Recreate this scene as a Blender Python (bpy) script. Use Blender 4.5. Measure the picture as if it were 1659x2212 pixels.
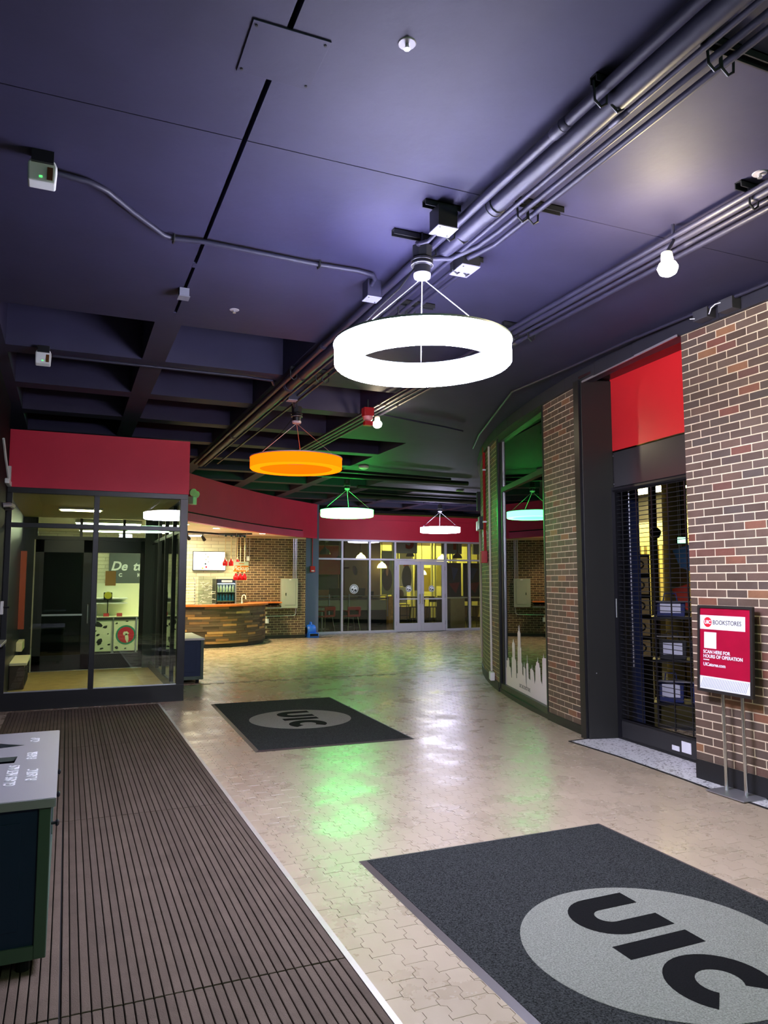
import bpy, math, random
from mathutils import Vector, Matrix
random.seed(7)
PI = math.pi
for o in list(bpy.data.objects): bpy.data.objects.remove(o, do_unlink=True)
S = bpy.context.scene
COL = S.collection

# ------------------------------------------------------------------ camera
cam_d = bpy.data.cameras.new('camera'); cam = bpy.data.objects.new('camera', cam_d); COL.objects.link(cam)
cam_d.sensor_fit = 'VERTICAL'; cam_d.sensor_height = 36.0; cam_d.lens = 36.0 * 1600 / 2212
cam_d.clip_start = 0.05; cam_d.clip_end = 200
cam.location = (0, 0, 1.5)
cam.rotation_euler = (PI / 2 + math.atan(149 / 1600), 0, -math.radians(23.07))
S.camera = cam
# ------------------------------------------------------------------ world, exposure
W = bpy.data.worlds.new('world'); S.world = W; W.use_nodes = True
W.node_tree.nodes['Background'].inputs[0].default_value = (0.55, 0.6, 0.75, 1)
W.node_tree.nodes['Background'].inputs[1].default_value = 0.004
S.view_settings.view_transform = 'Standard'; S.view_settings.look = 'None'
S.view_settings.exposure = 1.25; S.view_settings.gamma = 1.0; S.view_settings.use_curve_mapping = False
# light levels (radiance of the emitting surfaces, watts of the lamps)
RING_WHITE = 50.0; RING_ORANGE = 1.5; RING_GREEN = 14.0; RING_FAR = 18.0; RING_NEAR = 12.0
SPOT_W = 250.0; SHOP_W = 330.0; REST_W = 22.0; STORE_W = 60.0

# ------------------------------------------------------------------ materials
def lin(c):
    return tuple(((x / 255) / 12.92 if x <= 10 else (((x / 255) + 0.055) / 1.055) ** 2.4) for x in c) + (1,)
MATS = {}
def mat(name, col, rough=0.5, metal=0.0, spec=0.5, var=0.0, scale=8.0, bump=0.0, bscale=60.0, coat=0.0, emit=0.0, ecol=None, alpha=1.0, rvar=0.0):
    if name in MATS: return MATS[name]
    m = bpy.data.materials.new(name); m.use_nodes = True
    nt = m.node_tree; N = nt.nodes; L = nt.links; b = N['Principled BSDF']
    c = lin(col)
    b.inputs['Base Color'].default_value = c
    b.inputs['Roughness'].default_value = rough; b.inputs['Metallic'].default_value = metal
    b.inputs['Specular IOR Level'].default_value = spec
    b.inputs['Coat Weight'].default_value = coat; b.inputs['Coat Roughness'].default_value = 0.08
    if emit: b.inputs['Emission Color'].default_value = lin(ecol or col); b.inputs['Emission Strength'].default_value = emit
    if alpha < 1: b.inputs['Alpha'].default_value = alpha
    if var or bump or rvar:
        tc = N.new('ShaderNodeTexCoord')
    if var or rvar:
        n = N.new('ShaderNodeTexNoise'); n.inputs['Scale'].default_value = scale; n.inputs['Detail'].default_value = 6
        L.new(tc.outputs['Object'], n.inputs['Vector'])
        if var:
            r = N.new('ShaderNodeMapRange'); r.inputs[1].default_value = 0.3; r.inputs[2].default_value = 0.7
            r.inputs[3].default_value = 1 - var; r.inputs[4].default_value = 1 + var
            L.new(n.outputs['Fac'], r.inputs[0])
            h = N.new('ShaderNodeHueSaturation'); h.inputs['Color'].default_value = c
            L.new(r.outputs[0], h.inputs['Value']); L.new(h.outputs[0], b.inputs['Base Color'])
        if rvar:
            r2 = N.new('ShaderNodeMapRange'); r2.inputs[1].default_value = 0.35; r2.inputs[2].default_value = 0.65
            r2.inputs[3].default_value = max(0.02, rough - rvar); r2.inputs[4].default_value = rough + rvar
            L.new(n.outputs['Fac'], r2.inputs[0]); L.new(r2.outputs[0], b.inputs['Roughness'])
    if bump:
        n2 = N.new('ShaderNodeTexNoise'); n2.inputs['Scale'].default_value = bscale; n2.inputs['Detail'].default_value = 5
        L.new(tc.outputs['Object'], n2.inputs['Vector'])
        bp = N.new('ShaderNodeBump'); bp.inputs['Strength'].default_value = bump; bp.inputs['Distance'].default_value = 0.01
        L.new(n2.outputs['Fac'], bp.inputs['Height']); L.new(bp.outputs[0], b.inputs['Normal'])
    MATS[name] = m; return m

def ramp_mat(name, cols, rough=0.6, bump=0.2, bscale=80, spec=0.4, grain=0.15, coat=0.0, fine=0.0, stretch=None, rvar=0.0, gscale=14):
    """piece-by-piece colour: a random number for each piece picks from a ramp"""
    if name in MATS: return MATS[name]
    m = bpy.data.materials.new(name); m.use_nodes = True
    nt = m.node_tree; N = nt.nodes; L = nt.links; b = N['Principled BSDF']
    oi = N.new('ShaderNodeObjectInfo'); ge = N.new('ShaderNodeNewGeometry'); tc = N.new('ShaderNodeTexCoord')
    ad = N.new('ShaderNodeMath'); ad.operation = 'ADD'; L.new(oi.outputs['Random'], ad.inputs[0]); L.new(ge.outputs['Random Per Island'], ad.inputs[1])
    fr = N.new('ShaderNodeMath'); fr.operation = 'FRACT'; L.new(ad.outputs[0], fr.inputs[0])
    cr = N.new('ShaderNodeValToRGB'); cr.color_ramp.interpolation = 'LINEAR'
    el = cr.color_ramp.elements
    while len(el) < len(cols): el.new(0.5)
    for i, (p, c) in enumerate(cols): el[i].position = p; el[i].color = lin(c)
    L.new(fr.outputs[0], cr.inputs[0])
    mp = N.new('ShaderNodeMapping')
    if stretch: mp.inputs['Scale'].default_value = stretch
    L.new(ge.outputs['Position'], mp.inputs['Vector'])
    n = N.new('ShaderNodeTexNoise'); n.inputs['Scale'].default_value = gscale; n.inputs['Detail'].default_value = 8; n.inputs['Roughness'].default_value = 0.65
    L.new(mp.outputs[0], n.inputs['Vector'])
    r = N.new('ShaderNodeMapRange'); r.inputs[1].default_value = 0.25; r.inputs[2].default_value = 0.75; r.inputs[3].default_value = 1 - grain; r.inputs[4].default_value = 1 + grain
    L.new(n.outputs['Fac'], r.inputs[0])
    h = N.new('ShaderNodeHueSaturation'); L.new(cr.outputs[0], h.inputs['Color']); L.new(r.outputs[0], h.inputs['Value'])
    L.new(h.outputs[0], b.inputs['Base Color'])
    b.inputs['Roughness'].default_value = rough; b.inputs['Specular IOR Level'].default_value = spec
    b.inputs['Coat Weight'].default_value = coat; b.inputs['Coat Roughness'].default_value = 0.1
    if rvar:
        r2 = N.new('ShaderNodeMapRange'); r2.inputs[1].default_value = 0.35; r2.inputs[2].default_value = 0.65
        r2.inputs[3].default_value = rough - rvar; r2.inputs[4].default_value = rough + rvar
        L.new(n.outputs['Fac'], r2.inputs[0]); L.new(r2.outputs[0], b.inputs['Roughness'])
    n2 = N.new('ShaderNodeTexNoise'); n2.inputs['Scale'].default_value = bscale; n2.inputs['Detail'].default_value = 4
    L.new(mp.outputs[0], n2.inputs['Vector'])
    bp = N.new('ShaderNodeBump'); bp.inputs['Strength'].default_value = bump; bp.inputs['Distance'].default_value = 0.004
    L.new(n2.outputs['Fac'], bp.inputs['Height']); L.new(bp.outputs[0], b.inputs['Normal'])
    MATS[name] = m; return m

def glass_mat(name, tint=(235, 242, 238), ior=1.6, haze=0.0):
    if name in MATS: return MATS[name]
    m = bpy.data.materials.new(name); m.use_nodes = True
    nt = m.node_tree; N = nt.nodes; L = nt.links; N.remove(N['Principled BSDF'])
    t = N.new('ShaderNodeBsdfTransparent'); t.inputs[0].default_value = lin(tint)
    g = N.new('ShaderNodeBsdfGlossy'); g.inputs['Roughness'].default_value = 0.0; g.inputs[0].default_value = (1, 1, 1, 1)
    f = N.new('ShaderNodeFresnel'); f.inputs[0].default_value = ior
    x = N.new('ShaderNodeMixShader'); L.new(f.outputs[0], x.inputs[0]); L.new(t.outputs[0], x.inputs[1]); L.new(g.outputs[0], x.inputs[2])
    L.new(x.outputs[0], N['Material Output'].inputs['Surface'])
    MATS[name] = m; return m

def emit_mat(name, col, s):
    return mat(name, col, rough=0.6, spec=0.0, emit=s, ecol=col)

# palette
CEIL = mat('ceiling_paint', (45, 43, 70), 0.68, spec=0.4, var=0.10, scale=2.2, bump=0.2, bscale=9)  # dark navy paint with the purple of the ring light mixed into it
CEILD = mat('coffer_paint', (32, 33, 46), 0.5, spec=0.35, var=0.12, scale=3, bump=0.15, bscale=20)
SLOT = mat('slot_black', (6, 6, 8), 0.8)
PIPE = mat('painted_pipe', (42, 41, 60), 0.48, spec=0.4, bump=0.05, bscale=30)
STRUT = mat('strut_black', (26, 27, 32), 0.45, spec=0.4)
BLACK = mat('black_metal', (24, 24, 29), 0.38, spec=0.45, bump=0.03, bscale=150)
BLACKM = mat('black_matte', (16, 16, 19), 0.7, spec=0.2)
JAMB = mat('jamb_black', (40, 40, 40), 0.4, spec=0.45, bump=0.04, bscale=200)
RED = mat('red_paint', (206, 40, 70), 0.5, spec=0.35, var=0.05, scale=2, bump=0.04, bscale=25)
REDP = mat('red_panel', (240, 46, 52), 0.35, spec=0.4, coat=0.2)
MORTAR = mat('mortar', (222, 206, 178), 0.9, spec=0.1, var=0.08, scale=20, bump=0.2, bscale=120)
MORTARB = mat('mortar_white', (225, 222, 205), 0.9, spec=0.1, var=0.04)
BRICK = ramp_mat('brown_brick', [(0.0, (84, 68, 57)), (0.30, (104, 86, 73)), (0.52, (90, 76, 67)), (0.72, (106, 83, 70)), (0.84, (84, 74, 67)), (0.93, (122, 76, 62)), (0.99, (142, 102, 72))], rough=0.5, bump=0.35, bscale=70, spec=0.45, grain=0.16, rvar=0.12)
BRICKD = ramp_mat('dark_brick', [(0.0, (62, 48, 38)), (0.5, (82, 64, 50)), (1.0, (98, 78, 60))], rough=0.6, bump=0.3, bscale=60, grain=0.15)
PAVER = ramp_mat('paver', [(0.0, (158, 143, 123)), (0.35, (163, 148, 128)), (0.7, (160, 145, 125)), (1.0, (165, 150, 130))], rough=0.30, bump=0.08, bscale=18, spec=0.55, grain=0.09, rvar=0.09, gscale=2.6)
JOINT = mat('paver_joint', (112, 98, 82), 0.6, spec=0.4, var=0.15, scale=10)
SLAT = ramp_mat('mat_slat', [(0.0, (82, 70, 61)), (0.5, (94, 81, 71)), (1.0, (87, 75, 66))], rough=0.8, bump=0.6, bscale=240, spec=0.2, grain=0.2, gscale=5)
ALU = mat('aluminium', (196, 196, 204), 0.35, metal=0.7, spec=0.5)
STEEL = mat('brushed_steel', (190, 190, 196), 0.36, metal=0.85, bump=0.02, bscale=300)
CHROME = mat('chrome', (215, 215, 215), 0.16, metal=1.0)
WHITE = mat('white_plastic', (225, 228, 226), 0.4)
FRAMEW = mat('storefront_frame', (186, 184, 200), 0.4, metal=0.25, spec=0.5)
RUBBER = mat('black_rubber', (30, 30, 32), 0.5, spec=0.4, bump=0.1, bscale=60)
CARPET = mat('charcoal_carpet', (52, 54, 55), 0.95, spec=0.1, var=0.95, scale=150, bump=0.9, bscale=260)
CARPETG = mat('grey_carpet', (132, 134, 126), 0.95, spec=0.1, var=0.35, scale=150, bump=0.8, bscale=260)
CARPETB = mat('black_carpet', (20, 20, 22), 0.95, spec=0.1, var=0.2, scale=140, bump=0.8, bscale=260)
NAVY = mat('navy_panel', (22, 40, 72), 0.55, spec=0.35, var=0.05)
GREENP = mat('green_post', (70, 88, 78), 0.45, spec=0.4)
CREAM = mat('cream_paint', (246, 234, 204), 0.7, spec=0.2)
GLASS = glass_mat('clear_glass', (232, 240, 236), 1.5)
GLASSW = glass_mat('window_glass', (120, 128, 126), 1.75)
GLASSD = glass_mat('dark_glass', (60, 72, 68), 1.6)
REDF = mat('fire_red', (190, 24, 30), 0.4)
MAROON = mat('poster_maroon', (164, 10, 50), 0.4, var=0.12, scale=4, spec=0.3)
PAPERW = mat('white_print', (232, 234, 240), 0.6)
INK = mat('ink', (30, 34, 44), 0.7)

# ------------------------------------------------------------------ mesh helpers
WM = {}
def link(o): COL.objects.link(o); return o
def tag(o, label=None, cat=None, group=None, kind=None):
    if label: o['label'] = label
    if cat: o['category'] = cat
    if group: o['group'] = group
    if kind: o['kind'] = kind
    return o
def struct(o): o['kind'] = 'structure'; return o
def empty(name, loc, rz=0.0, label=None, cat=None, group=None):
    o = bpy.data.objects.new(name, None); link(o); o.empty_display_size = 0.1
    o.location = loc; o.rotation_euler = (0, 0, rz)
    WM[o] = Matrix.Translation(Vector(loc)) @ Matrix.Rotation(rz, 4, 'Z')
    return tag(o, label, cat, group)
class MB:
    def __init__(s): s.v = []; s.f = []
    def add(s, vs, fs):
        k = len(s.v); s.v += [Vector(p) for p in vs]; s.f += [[i + k for i in f] for f in fs]; return s
    def box(s, x0, x1, y0, y1, z0, z1):
        vs = [(x, y, z) for z in (z0, z1) for y in (y0, y1) for x in (x0, x1)]
        return s.add(vs, [(0, 2, 3, 1), (4, 5, 7, 6), (0, 1, 5, 4), (2, 6, 7, 3), (0, 4, 6, 2), (1, 3, 7, 5)])
    def obox(s, c, ax, h):
        c = Vector(c); a = [Vector(q).normalized() * k for q, k in zip(ax, h)]
        vs = [c + a[0] * i + a[1] * j + a[2] * k for k in (-1, 1) for j in (-1, 1) for i in (-1, 1)]
        return s.add(vs, [(0, 2, 3, 1), (4, 5, 7, 6), (0, 1, 5, 4), (2, 6, 7, 3), (0, 4, 6, 2), (1, 3, 7, 5)])
    def seg(s, p, q, w, z0, z1):
        """upright slab along plan line p-q, width w"""
        p = Vector((p[0], p[1], 0)); q = Vector((q[0], q[1], 0)); d = (q - p); n = Vector((-d.y, d.x, 0)).normalized()
        return s.obox(((p + q) / 2) + Vector((0, 0, (z0 + z1) / 2)), (d, n, (0, 0, 1)), (d.length / 2, w / 2, (z1 - z0) / 2))
    def tube(s, pts, r, n=8, cap=True):
        pts = [Vector(p) for p in pts]; k = len(s.v); rings = []
        prev = None
        for i, p in enumerate(pts):
            if i == 0: t = pts[1] - p
            elif i == len(pts) - 1: t = p - pts[i - 1]
            else: t = (pts[i + 1] - p).normalized() + (p - pts[i - 1]).normalized()
            t.normalize()
            if prev is None:
                u = t.orthogonal().normalized()
            else:
                u = (prev - t * prev.dot(t)).normalized()
            prev = u; w = t.cross(u); rr = r[i] if isinstance(r, (list, tuple)) else r
            for j in range(n):
                a = 2 * PI * j / n; s.v.append(p + u * math.cos(a) * rr + w * math.sin(a) * rr)
        for i in range(len(pts) - 1):
            for j in range(n):
                j2 = (j + 1) % n
                s.f.append([k + i * n + j, k + i * n + j2, k + (i + 1) * n + j2, k + (i + 1) * n + j])
        if cap:
            s.f.append([k + j for j in range(n)][::-1]); e = k + (len(pts) - 1) * n; s.f.append([e + j for j in range(n)])
        return s
    def lathe(s, prof, c=(0, 0, 0), n=24, M=None, closed=False):
        k = len(s.v); c = Vector(c)
        for (r, z) in prof:
            for j in range(n):
                a = 2 * PI * j / n; p = Vector((r * math.cos(a), r * math.sin(a), z))
                s.v.append((M @ p if M else p) + c)
        m = len(prof); R = m if closed else m - 1
        for i in range(R):
            i2 = (i + 1) % m
            for j in range(n):
                j2 = (j + 1) % n; s.f.append([k + i * n + j, k + i * n + j2, k + i2 * n + j2, k + i2 * n + j])
        if not closed:
            if prof[0][0] > 1e-6: s.f.append([k + j for j in range(n)][::-1])
            if prof[-1][0] > 1e-6: s.f.append([k + (m - 1) * n + j for j in range(n)])
        return s
    def prism(s, poly, z0, z1, M=None):
        n = len(poly)
        A = sum(poly[i][0] * poly[(i + 1) % n][1] - poly[(i + 1) % n][0] * poly[i][1] for i in range(n))
        if A < 0: poly = poly[::-1]
        vs = [Vector((x, y, z0)) for x, y in poly] + [Vector((x, y, z1)) for x, y in poly]
        if M: vs = [M @ q for q in vs]
        return s.add(vs, [list(range(n))[::-1], [n + i for i in range(n)]] + [[i, (i + 1) % n, n + (i + 1) % n, n + i] for i in range(n)])
    def build(s, name, m, parent=None, smooth=False, bevel=0.0, local=False, origin=None):
        vs = s.v
        o = None
        if parent is not None and not local and parent in WM:
            inv = WM[parent].inverted(); vs = [inv @ q for q in vs]
            off = Vector((0, 0, 0)); wm = WM[parent].copy()
        elif parent is None:
            mn = Vector((min(q.x for q in vs), min(q.y for q in vs), min(q.z for q in vs))); mx = Vector((max(q.x for q in vs), max(q.y for q in vs), 0))
            off = Vector(((mn.x + mx.x) / 2, (mn.y + mx.y) / 2, mn.z)) if origin is None else Vector(origin)
            vs = [q - off for q in vs]; wm = Matrix.Translation(off)
        else:
            off = Vector((0, 0, 0)); wm = WM.get(parent, Matrix.Identity(4)).copy()
        me = bpy.data.meshes.new(name); me.from_pydata([tuple(q) for q in vs], [], s.f); me.update()
        if m: me.materials.append(m)
        if smooth:
            for p in me.polygons: p.use_smooth = True
            if hasattr(me, 'set_sharp_from_angle'): me.set_sharp_from_angle(angle=math.radians(40))
        o = bpy.data.objects.new(name, me); link(o); o.location = off
        if parent is not None: o.parent = parent
        WM[o] = wm
        if bevel:
            b = o.modifiers.new('bevel', 'BEVEL'); b.width = bevel; b.segments = 2; b.limit_method = 'ANGLE'
        return o
def bx(name, d, m, parent=None, bevel=0.0): return MB().box(*d).build(name, m, parent, bevel=bevel)
def inst(src, parent, M, name=None):
    """a copy that shares the mesh, placed at matrix M (world)"""
    o = src.copy(); link(o); o.parent = parent
    o.matrix_basis = (WM[parent].inverted() @ M) if parent is not None else M
    return o
def frame(o, right, up):
    r = Vector(right).normalized(); u = Vector(up).normalized(); n = r.cross(u)
    M = Matrix.Identity(4)
    for i in range(3): M[i][0] = r[i]; M[i][1] = u[i]; M[i][2] = n[i]; M[i][3] = o[i]
    return M
def text(name, body, size, M, m, parent=None, ext=0.002, bold=0.0, align='CENTER', sx=1.0, shear=0.0, space=1.0):
    cu = bpy.data.curves.new(name, 'FONT'); cu.body = body; cu.size = size; cu.extrude = ext; cu.offset = bold
    cu.align_x = align; cu.align_y = 'CENTER'; cu.shear = shear; cu.space_character = space; cu.resolution_u = 3
    t = bpy.data.objects.new(name, cu); link(t); bpy.context.view_layer.update()
    dg = bpy.context.evaluated_depsgraph_get(); me = bpy.data.meshes.new_from_object(t.evaluated_get(dg))
    bpy.data.objects.remove(t, do_unlink=True); bpy.data.curves.remove(cu)
    me.materials.clear(); me.materials.append(m); me.name = name
    inv = WM[parent].inverted() if parent is not None else Matrix.Identity(4)
    me.transform(inv @ M @ Matrix.Diagonal((sx, 1, 1, 1)))
    o = bpy.data.objects.new(name, me); link(o)
    if parent is not None: o.parent = parent; WM[o] = WM[parent].copy()
    return o
def copy_tree(o, parent=None):
    c = o.copy(); link(c)
    if parent is not None: c.parent = parent
    for ch in [k for k in bpy.data.objects if k.parent == o]: copy_tree(ch, c)
    return c
def lamp(name, kind, loc, energy, col, size=0.3, aim=None, angle=None, sy=None):
    l = bpy.data.lights.new(name, kind); l.energy = energy; l.color = lin(col)[:3]
    o = bpy.data.objects.new(name, l); link(o); o.location = loc
    if kind == 'AREA': l.size = size; l.shape = 'RECTANGLE' if sy else 'SQUARE'; l.size_y = sy or size
    else: l.shadow_soft_size = size
    if angle: l.spot_size = angle; l.spot_blend = 0.6
    if aim is not None: o.rotation_euler = (Vector(aim) - Vector(loc)).to_track_quat('-Z', 'Y').to_euler()
    return o

# ================================================================== STRUCTURE
ACX, ACY, AR = 20.06, 3.3, 15.6                      # plan circle of the curved bookstore wall
def arc(t, dr=0.0): return Vector((ACX - (AR + dr) * math.cos(t), ACY + (AR + dr) * math.sin(t), 0))
def arct(y): return math.asin((y - ACY) / AR)
def arcx(y): return ACX - math.sqrt(AR * AR - (y - ACY) ** 2)
WX = 4.49; WY = 4.42; WTOP = 3.47; ZC = 3.6

# ---- floor: joint bed, far polished slab, interlocking pavers
floor = struct(MB().box(-1.2, 18, -3.0, 27.5, -0.16, -0.006).build('floor', JOINT))
FARP = ramp_mat('paver_far', [(0.0, (162, 147, 127)), (1.0, (162, 147, 127))], rough=0.27, bump=0.06, bscale=14, spec=0.6, grain=0.16, rvar=0.07, gscale=4)
def far_pattern(m):
    nt = m.node_tree; N = nt.nodes; L = nt.links; b = N['Principled BSDF']
    tc = N.new('ShaderNodeTexCoord'); mp = N.new('ShaderNodeMapping'); mp.inputs['Rotation'].default_value = (0, 0, PI / 2)
    L.new(tc.outputs['Object'], mp.inputs['Vector'])
    wv = N.new('ShaderNodeTexWave'); wv.wave_profile = 'TRI'; wv.bands_direction = 'Y'; wv.inputs['Scale'].default_value = 3.1
    br = N.new('ShaderNodeTexBrick'); br.inputs['Scale'].default_value = 1.0; br.inputs['Brick Width'].default_value = 0.2; br.inputs['Row Height'].default_value = 0.1; br.inputs['Mortar Size'].default_value = 0.002
    br.inputs['Color1'].default_value = lin((159, 144, 124)); br.inputs['Color2'].default_value = lin((164, 149, 129)); br.inputs['Mortar'].default_value = lin((134, 118, 100))
    L.new(mp.outputs[0], br.inputs['Vector'])
    h = [n for n in N if n.type == 'HUE_SAT'][0]; L.new(br.outputs['Color'], h.inputs['Color'])
far_pattern(FARP)
YP0, YP1 = 1.6, 11.2
MB().box(-1.1, 18, YP1, 20.02, -0.006, 0.0).build('far_paving', FARP, floor)
MB().box(-1.1, 1.09, 9.62, YP1, -0.006, 0.0).build('side_paving', FARP, floor)
MB().box(1.09, 6.5, -2.9, YP0, -0.006, 0.0).build('near_paving', FARP, floor)
MB().box(-1.1, -0.575, -2.9, 9.62, -0.006, 0.0).build('edge_paving', FARP, floor)
MB().box(5.0, 18, -2.9, YP1, -0.006, -0.001).build('store_paving', FARP, floor)
PW, PL, PA, G = 0.0985, 0.197, 0.021, 0.0009
def paver_poly():
    prof = [(0, 0), (0.30, 0), (0.42, 1), (0.80, 1), (0.92, 0)]
    side = []
    for k in range(2):
        for (t, a) in prof: side.append((a * PA, (k + t) * PL / 2))
    side.append((0, PL))
    left = [(x + G, max(G, min(PL - G, y))) for x, y in side]
    right = [(x + PW - G, max(G, min(PL - G, y))) for x, y in side]
    return right + left[::-1]
PP = paver_poly()
rings = [(-0.012, 0.0), (-0.0016, 0.0), (0.0, 0.0014)]
def paver_mesh(mb, ox, oy):
    n = len(PP); cx = PW / 2 + PA / 2; cy = PL / 2
    k = len(mb.v)
    for z, ins in ((-0.012, 0), (-0.0006, 0), (0.0, 0.0006)):
        for x, y in PP:
            d = Vector((cx - x, cy - y, 0)); d.normalize()
            mb.v.append(Vector((ox + x + d.x * ins, oy + y + d.y * ins, z)))
    for r in range(2):
        for i in range(n): mb.f.append([k + r * n + i, k + r * n + (i + 1) % n, k + (r + 1) * n + (i + 1) % n, k + (r + 1) * n + i])
    mb.f.append([k + 2 * n + i for i in range(n)])
spots = []
ncol = int((6.9 - 1.076) / PW)
for c in range(ncol):
    x = 1.076 + c * PW
    for r in range(int((YP1 - YP0) / PL) + 1):
        y = YP0 - (PL / 2 if c % 2 else 0) + r * PL
        if y + PL > YP1 + 0.01: continue
        lim = (WX - 0.02) if y < WY else (arcx(y + PL) if y > 5.8 else 4.6)
        if x + PW > lim - 0.02 + (0.1 if y > 5.8 else 0): continue
        if 1.62 < x < 2.93 and 1.6 < y + 0.05 and y + PL < 3.76: continue
        if 1.80 < x < 2.92 and 6.75 < y and y + PL < 9.1: continue
        spots.append((x, y))
def visible(x, y):
    hd = math.degrees(math.atan2(x, y)) - 23.07
    return -26 < hd < 27 and y > 2.15
spots.sort(key=lambda p: (0 if visible(*p) else 1, p[0] ** 2 + p[1] ** 2))
mb0 = MB(); paver_mesh(mb0, 0, 0); src = mb0.build('paver', PAVER, floor, local=True)
fi = WM[floor].inverted()
for i, (x, y) in enumerate(spots[:300]):
    o = src if i == 0 else src.copy()
    if i: link(o)
    o.location = fi @ Vector((x, y, random.uniform(-0.0004, 0.0003)))
    o.rotation_euler = (random.uniform(-0.001, 0.001), random.uniform(-0.0015, 0.0015), 0)
rest = MB()
for x, y in spots[300:]: paver_mesh(rest, x, y)
tag(rest.build('paver_field', PAVER, floor), kind='stuff')

# ---- ceiling: solid slab near, waffle beyond
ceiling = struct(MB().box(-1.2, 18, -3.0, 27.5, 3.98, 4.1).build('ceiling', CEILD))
SX = 0.705
def slab(x0, x1, y0, y1, name='soffit_slab', z0=ZC): return MB().box(x0, x1, y0, y1, z0, 3.985).build(name, CEIL, ceiling)
seams = [-3.0, 3.356, 6.12]
for i in range(2):
    a, b = seams[i] + 0.003, seams[i + 1] - (0.003 if i < 1 else 0)
    slab(-1.2, SX - 0.012, a, b)
    slab(SX + 0.012, 18, a, b)
MB().box(SX - 0.012, SX + 0.012, -3, 6.12, 3.66, 3.985).build('slot_bed', SLOT, ceiling)
MB().box(SX - 0.0115, SX + 0.0115, 2.585, 2.885, ZC, 3.67).build('slot_infill', CEIL, ceiling)
MB().box(SX - 0.0115, SX + 0.0115, 4.86, 4.93, ZC, 3.67).build('slot_infill', CEIL, ceiling)
MB().box(SX - 0.0115, SX + 0.0115, 5.85, 6.12, ZC, 3.67).build('slot_infill', CEIL, ceiling)
MB().box(-1.2, 18, -3, 6.1, 3.70, 3.72).build('seam_bed', SLOT, ceiling)
XB0, PX, RB = 0.685, 1.372, 0.21; YB0, PY = 6.12, 1.345
start = {0: 0, 1: 0, 2: 1, 3: 3, 4: 6, 5: 7, 6: 8, 7: 8}
NR = 11
for c in range(-1, 9):
    x0 = XB0 + (c - 1) * PX + RB / 2; x1 = x0 + PX - RB
    MB().box(x1, x1 + RB, YB0, YB0 + NR * PY, ZC, 3.985).build('coffer_rib', CEIL, ceiling)
    s0 = start.get(c, 9 if c > 0 else 0)
    if s0 > 0: slab(x0, x1, YB0, YB0 + s0 * PY - 0.235)
    for r in range(s0, NR + 1):
        y = YB0 + r * PY
        if r > 0: MB().box(x0, x1, y - 0.235, y, ZC, 3.985).build('coffer_rib', CEIL, ceiling)
slab(XB0 + 8 * PX + RB / 2, 18, YB0, 27.5)
slab(-1.2, 12.0, YB0 + NR * PY, 27.5)
# access cover screwed over the slot
acc = empty('access_cover', (0.72, 2.73, ZC), 0, 'flat painted access cover screwed to the dark ceiling across the black slot', 'cover')
MB().box(0.566, 0.874, 2.575, 2.882, ZC - 0.006, ZC).build('plate', CEIL, acc, bevel=0.001)
for px_, py_ in ((0.583, 2.60), (0.857, 2.60), (0.583, 2.86), (0.857, 2.86)):
    MB().lathe([(0.0, -0.004), (0.006, -0.003), (0.006, 0.001)], (px_, py_, ZC - 0.006), 8).build('screw', SLOT, acc)

# ---- brick walls
CH = 0.0616; BL = 0.183; BJ = 0.0085; PROUD = 0.002
def brick_src(L, parent, m):
    mb = MB(); h = (CH - BJ) / 2; l = L / 2; e = 0.0008; d = PROUD
    mb.add([(-l, 0, -h), (l, 0, -h), (l, 0, h), (-l, 0, h), (-l, d - e, -h), (l, d - e, -h), (l, d - e, h), (-l, d - e, h), (-l + e, d, -h + e), (l - e, d, -h + e), (l - e, d, h - e), (-l + e, d, h - e)],
           [(0, 1, 5, 4), (1, 2, 6, 5), (2, 3, 7, 6), (3, 0, 4, 7), (4, 5, 9, 8), (5, 6, 10, 9), (6, 7, 11, 10), (7, 4, 8, 11), (8, 9, 10, 11)])
    return mb
def lay_bricks(parent, path, length, z0, z1, m, phase=0.0, score=None, limit=300, keep=None, CHh=CH):
    """path(s) -> (point, tangent, outward normal); s in metres along the wall"""
    items = []; row = 0; z = z0 + CHh / 2
    while z + CHh / 2 <= z1 + 0.002:
        s = -((row % 2) * BL / 2 + phase); row += 1
        while s < length:
            a, b = max(0.0, s) + (BJ / 2 if s > 0 else 0.0), min(length, s + BL) - (BJ / 2 if s + BL < length else 0.0)
            s += BL
            if b - a < 0.02: continue
            p, t, n = path((a + b) / 2)
            if keep and not keep(p, z): continue
            items.append((p, t, n, z, round(b - a, 3)))
        z += CHh
    if score: items.sort(key=lambda q: score(q[0], q[3]))
    cache = {}; inv = WM[parent].inverted(); stuff = MB()
    for i, (p, t, n, z, L) in enumerate(items):
        M = Matrix.Identity(4); up = Vector((0, 0, 1))
        tl = n.cross(up)                                   # local x so that x cross y(n) = z
        for k in range(3): M[k][0] = tl[k]; M[k][1] = n[k]; M[k][2] = up[k]
        M[0][3], M[1][3], M[2][3] = p.x, p.y, z
        if i < limit:
            if L not in cache:
                mm = brick_src(L, parent, m); me = bpy.data.meshes.new('brick'); me.from_pydata([tuple(q) for q in mm.v], [], mm.f); me.materials.append(m); cache[L] = me
            o = bpy.data.objects.new('brick', cache[L]); link(o); o.parent = parent; o.matrix_basis = inv @ M
        else:
            mm = brick_src(L, parent, m); stuff.add([M @ q for q in mm.v], mm.f)
    if stuff.v: tag(stuff.build('brick_field', m, parent), kind='stuff')
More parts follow.
